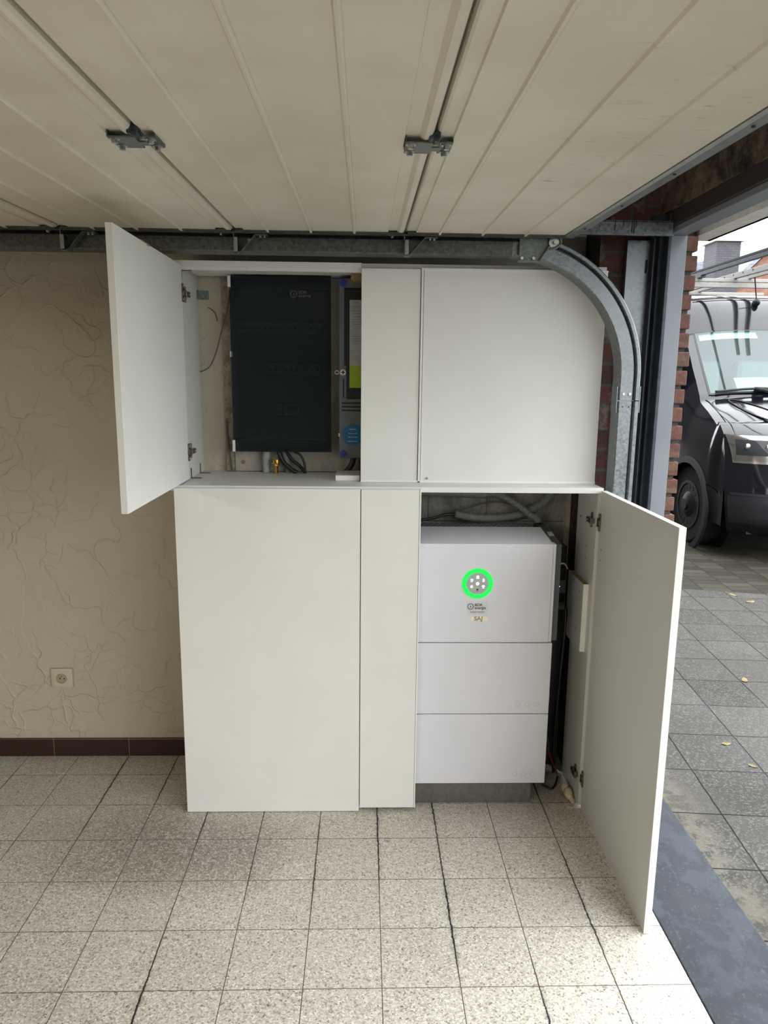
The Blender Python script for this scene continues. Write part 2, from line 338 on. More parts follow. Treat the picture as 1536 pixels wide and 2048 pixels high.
def mk_pavers():
    t = NT('concrete_pavers'); P0 = t.pos()
    P = t.n('ShaderNodeMapping', None, Vector=P0, Location=(0, 0, 0), Rotation=(0, 0, 0.085)).outputs[0]
    jag = t.scale(t.vmath('SUBTRACT', t.noise(P0, 20, 3.0, out=1), (0.5, 0.5, 0.5)), 0.006)
    P = t.vmath('ADD', P, jag)
    s = t.n('ShaderNodeSeparateXYZ', None, Vector=P); s0 = t.n('ShaderNodeSeparateXYZ', None, Vector=P0)
    def grid(tx, ty, ox, oy, jw, stag):
        v = t.math('DIVIDE', t.math('SUBTRACT', s.outputs[1], oy), ty)
        u = t.math('DIVIDE', t.math('SUBTRACT', s.outputs[0], ox), tx)
        fv = t.math('FLOOR', v) if not stag else t.math('FLOOR', u)
        if stag: v = t.math('ADD', v, t.math('MULTIPLY', t.math('MODULO', t.math('FLOOR', u), 2.0), 0.5))
        def e(q, T):
            fr = t.math('FRACT', q); return t.math('MULTIPLY', t.math('MINIMUM', fr, t.math('SUBTRACT', 1.0, fr)), T)
        d = t.math('MINIMUM', e(u, tx), e(v, ty))
        cell = t.n('ShaderNodeCombineXYZ', None, X=t.math('FLOOR', u), Y=t.math('FLOOR', v)).outputs[0]
        return t.smooth(d, jw*0.4, jw, 1.0, 0.0), t.n('ShaderNodeTexWhiteNoise', {'noise_dimensions': '3D'}, Vector=cell).outputs[0]
    jA, rA = grid(0.285, 0.30, 1.092, 0.0, 0.004, False)
    jB, rB = grid(0.21, 0.105, 0.0, 0.0, 0.005, True)
    far = t.math('GREATER_THAN', t.math('ADD', s0.outputs[1], t.math('MULTIPLY', s0.outputs[0], 0.25)), 5.72)
    sp = t.n('ShaderNodeSeparateColor', None, Color=t.vor(P0, 170, out='Color')).outputs[0]
    speck = t.smooth(sp, 0.55, 1.0)
    cA = t.mix(rA, (0.038, 0.036, 0.032), (0.064, 0.060, 0.055))
    cA = t.mix(t.math('MULTIPLY', speck, 0.45), cA, (0.19, 0.185, 0.17))
    patch = t.noise(P0, 1.3, 5.0, 0.65)
    cA = t.mix(t.smooth(patch, 0.50, 0.62, 0.0, 0.55), cA, (0.075, 0.070, 0.060))
    near = t.math('MULTIPLY', t.smooth(s0.outputs[0], 1.16, 1.26, 1.0, 0.0), t.smooth(t.noise(P0, 14, 5.0, 0.7), 0.40, 0.55))
    cA = t.mix(t.math('MULTIPLY', near, 0.6), cA, (0.16, 0.145, 0.115))
    cB = t.mix(rB, (0.022, 0.020, 0.013), (0.050, 0.046, 0.033))
    c = t.mix(far, cA, cB)
    joint = t.math('ADD', t.math('MULTIPLY', jA, t.math('SUBTRACT', 1.0, far)), t.math('MULTIPLY', jB, far))
    c = t.mix(joint, c, (0.006, 0.006, 0.005))
    t.col(c); t.b.inputs['Specular IOR Level'].default_value = 0.2; t.p(Roughness=t.smooth(patch, 0.4, 0.6, 0.55, 0.8))
    t.bump(t.math('SUBTRACT', t.math('MULTIPLY', t.noise(P0, 150, 3.0), 0.25), joint), 0.5, 0.004); return t.m
M['pavers'] = mk_pavers()

def mk_skirt():
    t = NT('brown_glazed_tile'); P = t.pos()
    s = t.n('ShaderNodeSeparateXYZ', None, Vector=P)
    u = t.math('DIVIDE', t.math('ADD', s.outputs[0], 1.245), 0.30); fr = t.math('FRACT', u)
    e = t.math('MULTIPLY', t.math('MINIMUM', fr, t.math('SUBTRACT', 1.0, fr)), 0.30)
    j = t.smooth(e, 0.0006, 0.0014, 1.0, 0.0)
    t.col(t.mix(j, (0.030, 0.009, 0.005), (0.22, 0.19, 0.16))); t.p(Roughness=0.28); return t.m
M['skirt'] = mk_skirt()

def mk_chimney():
    t = NT('grey_brick'); P = t.pos()
    mp = t.n('ShaderNodeMapping', None, Vector=P, Rotation=(PI/2, 0, 0)).outputs[0]
    b = t.n('ShaderNodeTexBrick', None, Vector=mp, Color1=(0.07, 0.068, 0.078, 1), Color2=(0.09, 0.087, 0.10, 1), Mortar=(0.055, 0.055, 0.06, 1), Scale=1.0)
    b.inputs['Mortar Size'].default_value = 0.01; b.inputs['Brick Width'].default_value = 0.22; b.inputs['Row Height'].default_value = 0.075
    t.col(b.outputs[0]); t.p(Roughness=0.9); return t.m
M['chimney'] = mk_chimney()
def mk_gable():
    t = NT('orange_red_brickwork'); P = t.pos()
    n = t.noise(P, 6, 5.0, 0.7)
    t.col(t.mix(t.smooth(n, 0.35, 0.65), (0.20, 0.085, 0.055), (0.26, 0.15, 0.11))); t.p(Roughness=0.9); return t.m
M['gable'] = mk_gable()
def mk_tiles():
    t = NT('grey_slate_roof'); P = t.pos()
    s = t.n('ShaderNodeSeparateXYZ', None, Vector=P)
    fr = t.math('FRACT', t.math('MULTIPLY', s.outputs[2], 6.0))
    t.col(t.mix(t.smooth(fr, 0.0, 0.25, 1.0, 0.0), (0.24, 0.25, 0.29), (0.14, 0.145, 0.17))); t.p(Roughness=0.55); return t.m
M['slate'] = mk_tiles()

# ------------------------------------------------------------ geometry helpers
class MB:
    def __init__(s): s.b = bmesh.new()
    def box(s, x0, x1, y0, y1, z0, z1, bev=0.0, rot=None, piv=None):
        vs = [s.b.verts.new((x, y, z)) for x in (x0, x1) for y in (y0, y1) for z in (z0, z1)]
        idx = [(0, 1, 3, 2), (4, 6, 7, 5), (0, 4, 5, 1), (2, 3, 7, 6), (0, 2, 6, 4), (1, 5, 7, 3)]
        fs = [s.b.faces.new([vs[i] for i in f]) for f in idx]
        if bev > 0:
            es = list({e for f in fs for e in f.edges})
            r = bmesh.ops.bevel(s.b, geom=es, offset=bev, segments=2, affect='EDGES', profile=0.5)
            vs = list({v for f in r['faces'] for v in f.verts} | {v for v in vs if v.is_valid})
        if rot:
            m = Matrix.Translation(piv or Vector(((x0+x1)/2, (y0+y1)/2, (z0+z1)/2)))
            mm = m @ Euler(rot).to_matrix().to_4x4() @ m.inverted()
            bmesh.ops.transform(s.b, matrix=mm, verts=[v for v in vs if v.is_valid])
        return s
    def cyl(s, p0, p1, r, seg=16, r2=None, cap=True):
        p0, p1 = Vector(p0), Vector(p1); d = (p1-p0); L = d.length
        q = d.to_track_quat('Z', 'Y').to_matrix()
        r2 = r if r2 is None else r2
        A = []; B = []
        for i in range(seg):
            a = 2*PI*i/seg; o = Vector((math.cos(a), math.sin(a), 0))
            A.append(s.b.verts.new(p0 + q @ (o*r))); B.append(s.b.verts.new(p1 + q @ (o*r2)))
        for i in range(seg):
            j = (i+1) % seg; s.b.faces.new((A[i], A[j], B[j], B[i]))
        if cap: s.b.faces.new(list(reversed(A))); s.b.faces.new(B)
        return s
    def ring(s, c, axis, ro, ri, th, seg=48):
        c = Vector(c); q = Vector(axis).to_track_quat('Z', 'Y').to_matrix()
        R = []
        for (r, h) in ((ro, 0), (ro, th), (ri, th), (ri, 0)):
            R.append([s.b.verts.new(c + q @ Vector((math.cos(2*PI*i/seg)*r, math.sin(2*PI*i/seg)*r, h))) for i in range(seg)])
        for k in range(4):
            a, b = R[k], R[(k+1) % 4]
            for i in range(seg):
                j = (i+1) % seg; s.b.faces.new((a[i], a[j], b[j], b[i]))
        return s
    def poly(s, pts, off):      # prism: planar polygon swept by an offset vector
        off = Vector(off); A = [s.b.verts.new(p) for p in pts]; B = [s.b.verts.new(Vector(p)+off) for p in pts]
        s.b.faces.new(list(reversed(A))); s.b.faces.new(B); n = len(pts)
        for i in range(n):
            j = (i+1) % n; s.b.faces.new((A[i], A[j], B[j], B[i]))
        return s
    def grid(s, rows):
        V = [[s.b.verts.new(p) for p in r] for r in rows]
        for a, b in zip(V, V[1:]):
            for i in range(len(a)-1): s.b.faces.new((a[i], a[i+1], b[i+1], b[i]))
        return s
    def tube(s, path, r, seg=12, ripple=0.0, step=None, sub=8):
        pts = [Vector(p) for p in path]
        if len(pts) > 2:
            q = []
            for i in range(len(pts)-1):
                p0 = pts[max(i-1, 0)]; p1 = pts[i]; p2 = pts[i+1]; p3 = pts[min(i+2, len(pts)-1)]
                for k in range(sub):
                    u = k/sub
                    q.append(0.5*((2*p1)+(p2-p0)*u+(2*p0-5*p1+4*p2-p3)*u*u+(3*p1-p0-3*p2+p3)*u**3))
            q.append(pts[-1]); pts = q
        if ripple:
            L = [0.0]
            for a, b in zip(pts, pts[1:]): L.append(L[-1]+(b-a).length)
            n = int(L[-1]/step*4); q = []; k = 0
            for i in range(n+1):
                d = L[-1]*i/n
                while k < len(L)-2 and L[k+1] < d: k += 1
                q.append(pts[k].lerp(pts[k+1], (d-L[k])/max(1e-9, L[k+1]-L[k])))
            pts = q
        rings = []; prev = None
        for i, p in enumerate(pts):
            d = (pts[min(i+1, len(pts)-1)]-pts[max(i-1, 0)]).normalized()
            if prev is None:
                a = Vector((0, 0, 1)) if abs(d.z) < 0.9 else Vector((1, 0, 0)); n = d.cross(a).normalized()
            else: n = (prev - d*prev.dot(d)).normalized()
            prev = n; b = d.cross(n)
            rr = r - (ripple if (ripple and i % 4 in (0, 3)) else 0)
            rings.append([s.b.verts.new(p + (n*math.cos(2*PI*k/seg)+b*math.sin(2*PI*k/seg))*rr) for k in range(seg)])
        for a, b in zip(rings, rings[1:]):
            for k in range(seg):
                j = (k+1) % seg; s.b.faces.new((a[k], a[j], b[j], b[k]))
        s.b.faces.new(list(reversed(rings[0]))); s.b.faces.new(rings[-1]); return s
    def sphere(s, c, r, sc=(1, 1, 1), seg=16):
        m = Matrix.Translation(Vector(c)) @ Matrix.Diagonal((*sc, 1))
        bmesh.ops.create_uvsphere(s.b, u_segments=seg, v_segments=seg//2, radius=r, matrix=m); return s
    def build(s, name, mat, parent=None, smooth=False, loc=None, kind=None, label=None):
        bmesh.ops.recalc_face_normals(s.b, faces=s.b.faces)
        me = bpy.data.meshes.new(name)
        s.b.to_mesh(me); s.b.free()
        if isinstance(mat, str): mat = M[mat]
        me.materials.append(mat)
        if smooth:
            for p in me.polygons: p.use_smooth = True
            if smooth != 'all':
                me.set_sharp_from_angle(angle=math.radians(38))
        o = bpy.data.objects.new(name, me); col.objects.link(o)
        if parent: o.parent = parent
        if kind: o['kind'] = kind
        if label: o['label'] = label
        return o

def tag(o, label, cat, group=None, kind=None):
    o['label'] = label; o['category'] = cat
    if group: o['group'] = group
    if kind: o['kind'] = kind
    return o
def thing(name, label, cat, loc=(0, 0, 0), rot=(0, 0, 0), group=None):
    o = bpy.data.objects.new(name, None); o.empty_display_size = 0.05; col.objects.link(o)
    o.location = loc; o.rotation_euler = rot
    return tag(o, label, cat, group)
def structure(o, label=None):
    o['kind'] = 'structure'
    if label: o['label'] = label
    return o
def text(name, body, size, loc, mat, parent, rot=(PI/2, 0, 0), align='CENTER', extr=0.0004, sx=1.0, bold=0.0):
    cu = bpy.data.curves.new(name, 'FONT'); cu.body = body; cu.size = size; cu.align_x = align; cu.align_y = 'CENTER'
    cu.extrude = extr; cu.offset = bold; cu.resolution_u = 3
    tmp = bpy.data.objects.new(name, cu); me = bpy.data.meshes.new_from_object(tmp)
    bpy.data.objects.remove(tmp); me.name = name; me.materials.clear(); me.materials.append(M[mat])
    me.transform(Matrix.Translation(Vector(loc)) @ Euler(rot).to_matrix().to_4x4() @ Matrix.Diagonal((sx, 1, 1, 1)))
    o = bpy.data.objects.new(name, me); col.objects.link(o); o.parent = parent; return o

# ------------------------------------------------------------ setting
WY = 2.71          # face of the plastered wall
structure(MB().box(-3.6, 0.846, -3.0, WY, -0.10, 0.0).build('floor', 'floor'), 'speckled terrazzo tiles with dark dirty joints')
structure(MB().box(-3.6, 0.80, WY, WY+0.2, -0.1, 2.55).build('wall_back', 'plaster'), 'beige plaster wall with trowel ridges')
structure(MB().box(-3.8, -3.6, -3.0, WY+0.2, -0.1, 2.55).build('wall_left', 'plaster'))
structure(MB().box(-3.8, 1.12, -3.2, -3.0, -0.1, 2.55).build('wall_front', 'plaster'))
structure(MB().box(-3.6, 0.80, -3.0, WY, 2.36, 2.5).build('ceiling', 'soffit'), 'stained rough concrete ceiling')
structure(MB().box(-3.6, -0.62, WY-0.012, WY-0.0005, 0.0, 0.075, 0.002).build('baseboard_back', 'skirt'), 'dark brown glazed tile skirting')
# brick pillar beside the opening, with painted inner face
structure(MB().box(0.80, 1.064, 2.545, 3.2, -0.1, 2.5).build('wall_right', 'old_brick'), 'old red brick pier with paint remains')
def reveal():
    m = MB(); z = -0.02
    while z < 2.02:
        dx = random.uniform(-0.006, 0.004)
        m.box(1.066, 1.118+dx, 2.502+random.uniform(-0.002, 0.002), 2.60, z, z+0.050, 0.004)
        z += 0.0635
    return m
structure(reveal().build('trim_1', 'brick'), 'red brick reveal courses beside the steel frame')
structure(MB().box(1.060, 1.106, 2.515, 3.2, -0.1, 2.03).build('trim_2', 'mortar'))
structure(MB().box(0.80, 1.12, -3.0, OPEN_Y0, -0.1, 2.5).build('wall_right_rear', 'old_brick'))
# header over the opening
structure(MB().box(0.80, 1.0, -3.0, 2.545, 2.165, 2.5).build('trim_3', 'soffit'), 'dirty concrete lintel')
structure(MB().box(0.985, 1.06, -3.0, 2.52, 2.062, 2.165).box(1.0, 1.12, -3.0, 2.52, 2.165, 2.6).build('trim_4', 'soffit'))
structure(MB().box(0.992, 1.052, -3.0, 2.49, 2.012, 2.062, 0.002).build('trim_5', 'brown_board'), 'brown grained fascia above the frame')
structure(MB().box(1.002, 1.064, -3.0, 2.50, 1.993, 2.012, 0.002).box(1.002, 1.066, 2.470, 2.545, 0.0, 1.993, 0.002).build('trim_6', 'frame_paint'), 'pale blue grey steel opening frame')
structure(MB().box(0.962, 1.002, 2.505, 2.545, 0.0, 2.06).box(0.990, 1.002, 2.440, 2.505, 0.0, 2.06, 0.002).box(0.978, 0.990, 2.48, 2.505, 0, 2.06).build('trim_7', 'steel_dark'), 'steel angle and rubber seal, plate shadow painted into their dark colour')  # dark colour stands in for the shadow across the steel plate
structure(MB().box(1.12, 1.27, -3.0, 2.75, 2.028, 2.045).box(1.255, 1.27, -3.0, 2.75, 2.028, 2.16).box(1.12, 1.135, -3.0, 2.75, 2.0, 2.04).build('trim_8', 'gutter_white'), 'white eaves board outside the opening')
structure(MB().box(0.848, 1.112, -3.0, 2.60, -0.10, 0.002, 0.003).build('trim_9', 'bluestone'), 'bluestone threshold slab with damp marks')
structure(MB().box(1.113, 40, -30, 45, -0.12, -0.012).build('driveway', 'pavers'), 'wet grey concrete pavers')
structure(MB().box(1.06, 1.12, 3.2, 3.21, 0, 0.01).box(-12, 1.06, 3.2, 12, -0.1, 2.9).box(0.55, 1.12, -9, 12, 2.61, 5.6).build('wall_outside_and_sky_block', 'mortar'))  # upper block added out of view to darken the van's reflections

# galvanised mounting plate, horizontal angle
t = thing('steel_mounting_plate', 'tall galvanised steel plate on the brick pier behind the curved track', 'plate', (0.93, 2.53, 0))
pl = MB().box(-0.045, 0.035, -0.008, 0.012, 0.0, 1.985, 0.001).build('plate', 'galv', t)
fl = MB().box(0.033, 0.037, -0.04, 0.0, 0.0, 1.985).build('flange', 'steel_dark', t)  # shade along this edge of the plate is put into the colour
sl = MB()
for z in (1.90, 1.30, 0.75, 0.35):
    sl.box(0.020, 0.027, -0.0095, -0.0075, z-0.022, z+0.022, 0.002)
sl.build('slot', 'black', t)
MB().ring((0.012, -0.010, 1.56), (0, -1, 0), 0.010, 0.006, 0.003, 20).cyl((0.012, -0.008, 1.56), (0.012, -0.016, 1.56), 0.006, 6).build('bolt', 'bolt', t, True)
t = thing('horizontal_steel_angle', 'horizontal galvanised angle bar with tar drips at the corner above the track', 'bar', (0.0, 2.41, 1.98))
MB().box(0.30, 0.99, 0.0, 0.004, 0.0, 0.042).box(0.30, 0.99, 0.0, 0.05, 0.040, 0.044).box(0.30, 0.99, -0.012, 0.0, -0.003, 0.001).build('angle_bar', 'galv', t)
dr = MB()
for x, l in ((0.80, .03), (0.827, .018), (0.855, .035), (0.862, .04), (0.868, .02)): dr.tube([(x, -0.001, .042), (x+.001, -0.002, .042-l/2), (x, -0.001, .042-l)], 0.0012, 6, sub=2)
dr.build('tar_drips', 'black', t)
MB().cyl((0.755, -0.005, 0.02), (0.755, 0.002, 0.02), 0.006, 12).build('bolt', 'bolt', t, True)

# ------------------------------------------------------------ door track
RZ, RC, RX = 1.932, 0.402, 0.458        # track centre height, bend radius, bend centre x
prof = [(-0.034, 0.066), (-0.034, 0.0), (-0.031, -0.003), (0.008, -0.003), (0.012, 0.004), (0.013, 0.016), (0.017, 0.016), (0.018, 0.006), (0.022, 0.0), (0.031, 0.0), (0.034, 0.003), (0.034, 0.066)]
Y0T = 2.338
def sweep(path):        # path: list of (x, z, nx, nz)
    m = MB(); T = 0.0016; rows = []
    inner = [(n, d) for n, d in prof]
    outer = [(n*(1-0.05), d+T) for n, d in prof][::-1]
    loop = inner + outer
    for (x, z, nx, nz) in path:
        rows.append([(x+nx*n, Y0T+d, z+nz*n) for n, d in loop] + [(x+nx*loop[0][0], Y0T+loop[0][1], z+nz*loop[0][0])])
    return m.grid(rows)
t = thing('door_track', 'galvanised garage door track, horizontal run bending down beside the cabinets', 'track', (0, 0, 0))
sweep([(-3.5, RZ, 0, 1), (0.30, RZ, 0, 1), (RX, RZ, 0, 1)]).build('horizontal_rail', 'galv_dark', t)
cz = RZ-RC
sweep([(RX+RC*math.sin(a), cz+RC*math.cos(a), math.sin(a), math.cos(a)) for a in [i*PI/2/40 for i in range(41)]] + [(RX+RC, 1.455, 1, 0)]).build('curved_rail', 'galv', t, True)
sweep([(RX+RC, 1.452, 1, 0), (RX+RC, 0.0, 1, 0)]).build('vertical_rail', 'galv', t)
MB().box(RX+RC-0.039, RX+RC-0.0355, Y0T+0.004, Y0T+0.055, 1.415, 1.50).box(RX+RC+0.0355, RX+RC+0.039, Y0T+0.004, Y0T+0.055, 1.415, 1.50).build('splice_plate', 'galv', t)
for dx, dz in ((-0.02, 1.475), (0.0, 1.475), (-0.02, 1.434), (0.0, 1.434)):
    MB().cyl((RX+RC+dx, Y0T-0.006, dz), (RX+RC+dx, Y0T-0.002, dz), 0.0045 if dz > 1.45 else 0.002, 12).build('rivet', 'bolt' if dz > 1.45 else 'ink', t, True)
for x in (-0.30, 0.30):
    MB().box(x-0.02, x+0.02, Y0T+0.066, WY, RZ+0.01, RZ+0.014).box(x-0.02, x+0.02, WY-0.004, WY, RZ-0.02, RZ+0.03).build('wall_bracket', 'galv_dark', t)
MB().cyl((-0.36, Y0T-0.006, RZ+0.0), (-0.36, Y0T-0.002, RZ+0.0), 0.005, 6).build('bolt', 'bolt', t)
structure(MB().box(-0.62, 0.795, WY-0.016, WY-0.001, 1.890, 2.10).build('trim_10', 'grey_board'), 'dull grey board on the wall behind the track')

# ------------------------------------------------------------ overhead sectional garage door (open)
G = thing('sectional_garage_door', 'open cream ribbed sectional garage door hanging overhead on its track', 'garage door', (0, 2.288, 1.955), (0.022, 0, 0))
YL = -4.4
seams = [0.115, -0.405, -0.925, -1.445, -1.965, -2.485]
def gprof(xl, xr, last=False):
    # underside outline of one section from its left seam xl to its right seam xr
    P = []
    P += [(xl+0.008, 0.010), (xl+0.010, 0.003), (xl+0.014, 0.001), (xl+0.036, 0.001), (xl+0.038, -0.004)]
    end = xr
    for d in (0.410, 0.280, 0.149):
        gx = (0.635 if last else xr)-d
        P += [(gx-0.006, -0.004), (gx-0.0028, -0.0088), (gx+0.0020, -0.0092), (gx+0.0050, -0.0030), (gx+0.0065, -0.004)]
    if not last:
        P += [(xr-0.048, -0.004), (xr-0.046, 0.001), (xr-0.022, 0.001), (xr-0.018, -0.002), (xr-0.013, -0.0055), (xr-0.007, -0.006), (xr-0.001, -0.003), (xr+0.002, 0.002), (xr+0.002, 0.012)]
    else:
        P += [(0.604, -0.004), (0.606, 0.0)]
    return P
def section(xl, xr, last=False):
    P = gprof(xl, xr, last); loop = P + [(P[-1][0], 0.040), (P[0][0], 0.040)]
    return MB().poly([(x, 0.0, z) for x, z in loop], (0, YL, 0))
section(seams[0], 0.606, True).build('door_section', 'panel', G)
for a, b in zip(seams[1:], seams): section(a, b).build('door_section', 'panel', G)
MB().poly([(0.606, 0.004, -0.006), (0.612, 0.004, -0.010), (0.636, 0.004, -0.010), (0.640, 0.004, 0.0), (0.640, 0.004, 0.04), (0.606, 0.004, 0.04)], (0, YL, 0)).build('bottom_profile', 'alu_profile', G, label='grey aluminium bottom edge profile')
MB().box(0.640, 0.652, YL, 0.0, 0.004, 0.034, 0.004).build('bottom_seal', 'rubber', G)
sc = MB()
for y in (-0.16, -0.46, -0.76, -1.06): sc.cyl((0.622, y, -0.0125), (0.622, y, -0.009), 0.0035, 10)
sc.build('profile_screws', 'ink', G)
prev = 0.64
for s_ in seams:
    MB().box(s_+0.012, prev-0.004, 0.0, 0.010, -0.011, 0.040).box(s_+0.012, prev-0.004, -0.012, 0.0, -0.0075, -0.0045).build('end_stile', 'galv_dark', G)
    prev = s_
def bolt_b(x, y, z, r=0.0055):
    return MB().cyl((x, y, z), (x, y, z-0.0015), r*1.7, 16).cyl((x, y, z-0.0015), (x, y, z-0.008), r, 6)
def g_hinge(s_, y):
    h = MB().box(s_-0.046, s_+0.002, y-0.032, y+0.034, -0.0115, -0.0085, 0.001).box(s_+0.000, s_+0.020, y-0.004, y+0.018, -0.0115, -0.0085, 0.001).box(s_+0.014, s_+0.038, y-0.032, y+0.034, -0.0105, -0.0075, 0.001).box(s_-0.046, s_-0.044, y-0.032, y+0.034, -0.010, 0.001).box(s_+0.0365, s_+0.038, y-0.032, y+0.034, -0.009, 0.001).build('centre_hinge', 'zinc_plate', G, label='zinc plated centre hinge with four bolts')
    MB().cyl((s_+0.006, y-0.030, -0.008), (s_+0.006, y-0.052, -0.008), 0.0055, 12).box(s_-0.006, s_+0.014, y-0.052, y-0.030, -0.010, 0.004, 0.002).build('hinge_pin', 'steel_dark', h, True)
    for dx, dy in ((-0.036, -0.02), (-0.036, 0.022), (0.027, -0.02), (0.027, 0.022)):
        bolt_b(s_+dx, y+dy, -0.0105).build('bolt', 'bolt', h)
for s_ in seams[:4]:
    for yy in (-0.905, -2.2): g_hinge(s_, yy)
def g_roller(s_):
    b = MB().box(s_+0.002, s_+0.005, 0.012, 0.046, -0.066, 0.010).box(s_+0.002, s_+0.022, 0.012, 0.046, -0.069, -0.066).box(s_-0.045, s_+0.012, 0.006, 0.020, -0.010, -0.006).build('roller_bracket', 'zinc_plate', G)
    MB().box(s_+0.020, s_+0.0225, 0.014, 0.044, -0.068, 0.004, rot=(0, 0.72, 0), piv=Vector((s_+0.020, 0.03, -0.066))).box(s_+0.066, s_+0.105, 0.014, 0.044, -0.0145, -0.012).build('strut', 'zinc_plate', b)
    MB().cyl((s_+0.006, 0.055, -0.026), (s_+0.006, 0.085, -0.026), 0.021, 24).cyl((s_+0.006, 0.01, -0.026), (s_+0.006, 0.085, -0.026), 0.005, 12).build('roller', 'black', b, True)
    MB().box(s_+0.004, s_+0.016, 0.002, 0.012, -0.064, -0.022, 0.002).build('wear_pad', 'alu_profile', b)
    for dx in (-0.034, 0.083, 0.096):
        bolt_b(s_+dx, 0.026 if dx > 0 else 0.014, -0.013 if dx > 0 else -0.009, 0.005).build('bolt', 'bolt', b)
for s_ in seams[:4]: g_roller(s_)
# bottom corner bracket
cb = MB().poly([(0.476, 0.028, -0.002), (0.560, 0.028, -0.002), (0.566, 0.028, -0.030), (0.536, 0.028, -0.076), (0.476, 0.028, -0.076)], (0, 0.003, 0)).box(0.466, 0.570, 0.004, 0.031, -0.006, -0.003).box(0.470, 0.538, 0.018, 0.030, -0.080, -0.076).poly([(0.566, 0.028, -0.030), (0.538, 0.028, -0.074), (0.541, 0.028, -0.076), (0.569, 0.028, -0.032)], (0, -0.016, 0)).build('corner_bracket', 'zinc_plate', G, label='galvanised bottom corner bracket over the track')
for x, z in ((0.484, -0.068), (0.52, -0.068), (0.51, -0.008), (0.548, -0.008)):
    MB().cyl((x, 0.028, z), (x, 0.021, z), 0.005, 6).build('bolt', 'bolt', cb)
MB().cyl((0.582, 0.015, -0.022), (0.582, 0.045, -0.022), 0.018, 20).cyl((0.582, 0.005, -0.022), (0.582, 0.07, -0.022), 0.006, 12).build('roller', 'bolt', cb, True)
MB().tube([(0.570, 0.012, -0.012), (0.590, 0.006, -0.005), (0.60, 0.010, -0.022), (0.585, 0.012, -0.036), (0.565, 0.014, -0.04)], 0.003, 8).build('cable_loop', 'grey_cable', cb, True)

# ------------------------------------------------------------ lower cabinet, left unit
ZT = 1.160
FY0, FY1 = 2.310, 2.328
c1 = thing('storage_cabinet', 'tall white lower cabinet with closed blank door, left below the worktop', 'cabinet', (-0.3, 2.5, 0))
def W(o):       # keep world coordinates for a child of an offset empty
    o.matrix_parent_inverse = Matrix.Translation(-Vector(o.parent.location)); return o
W(MB().box(-0.618, -0.013, FY0, FY1, 0.002, ZT, 0.0012).build('door', 'melamine', c1))
fp = thing('filler_panel', 'narrow tall white filler panel between the closed door and the battery unit', 'panel', (0.086, FY1, 0.013))
W(MB().box(-0.010, 0.182, FY0+0.003, FY1, 0.013, ZT-0.001, 0.0012).build('panel', 'melamine', fp))
W(MB().box(0.1825, 0.187, FY0+0.001, FY1+0.004, 0.013, ZT-0.001, 0.0008).build('edge_strip', 'edge', fp))
W(MB().box(-0.617, -0.599, FY1+0.001, WY-0.013, 0.002, 1.147).build('side_panel', 'melamine_inner', c1))
W(MB().box(-0.022, -0.004, FY1+0.001, WY-0.013, 0.002, 1.147).build('side_panel', 'melamine_inner', c1))
# ------------------------------------------------------------ lower cabinet, right unit with open door
def hinge(parent, wall_x, y, z, sx, door_x=None):
    # concealed hinge: cup flange on the door, arm and cross plate on the side panel; sx = side the face looks to
    def bx(x0, x1): return (min(x0, x1), max(x0, x1))
    m = MB()
    a, b = bx(wall_x, wall_x+sx*0.004)
    m.box(a, b, y+0.020, y+0.034, z-0.026, z+0.026, 0.0015)
    a, b = bx(wall_x+sx*0.004, wall_x+sx*0.016); m.box(a, b, y-0.004, y+0.046, z-0.009, z+0.009, 0.002)
    h = W(m.build('hinge', 'hinge_metal', parent, label='nickel concealed hinge'))
    dx = wall_x if door_x is None else door_x
    m = MB(); a, b = bx(dx, dx+sx*0.004)
    m.box(a, b, y-0.036, y-0.020, z-0.030, z+0.030, 0.0015)
    m.cyl((dx, y-0.022, z), (dx+sx*0.008, y-0.022, z), 0.015, 20)
    o = m.build('hinge_cup', 'hinge_metal', h, True); o.matrix_parent_inverse = h.matrix_parent_inverse.copy() @ Matrix.Identity(4)
    o.matrix_parent_inverse = Matrix.Identity(4); 
    m = MB()
    for dz in (-0.021, 0.021): m.cyl((dx+sx*0.004, y-0.028, z+dz), (dx+sx*0.006, y-0.028, z+dz), 0.004, 10)
    for dz in (-0.018, 0.018): m.cyl((wall_x+sx*0.004, y+0.027, z+dz), (wall_x+sx*0.006, y+0.027, z+dz), 0.004, 10)
    m.cyl((wall_x+sx*0.016, y+0.032, z), (wall_x+sx*0.018, y+0.032, z), 0.004, 10)
    m.build('hinge_screws', 'bolt', h, True)
c2 = thing('inverter_cabinet', 'white lower cabinet standing open beside the garage opening, housing the battery unit', 'cabinet', (0.5, 2.5, 0))
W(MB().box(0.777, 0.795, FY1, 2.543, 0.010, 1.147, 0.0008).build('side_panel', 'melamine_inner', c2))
sh = MB()
for y, z in ((2.42, 0.952), (2.41, 0.948), (2.42, 0.912), (2.413, 0.906), (2.50, 1.04)): sh.cyl((0.7772, y, z), (0.7762, y, z), 0.0022 if z < 1 else .004, 8)
W(sh.build('screw_holes', 'ink', c2))
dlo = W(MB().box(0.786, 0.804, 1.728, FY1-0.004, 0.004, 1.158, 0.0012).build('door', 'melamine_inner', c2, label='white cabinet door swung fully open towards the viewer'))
W(MB().box(0.7857, 0.8043, 1.7262, 1.7282, 0.004, 1.158).box(0.7857, 0.8043, 1.728, FY1-0.004, 1.158, 1.1585).build('edge_band', 'edge', c2))
for z in (1.052, 0.118): hinge(c2, 0.777, 2.345, z, -1, 0.786)
dh = MB()
for y, z in ((2.29, 0.965), (2.288, 0.93)): dh.cyl((0.7862, y, z), (0.7852, y, z), 0.0022, 8)
W(dh.build('screw_holes', 'ink', c2))
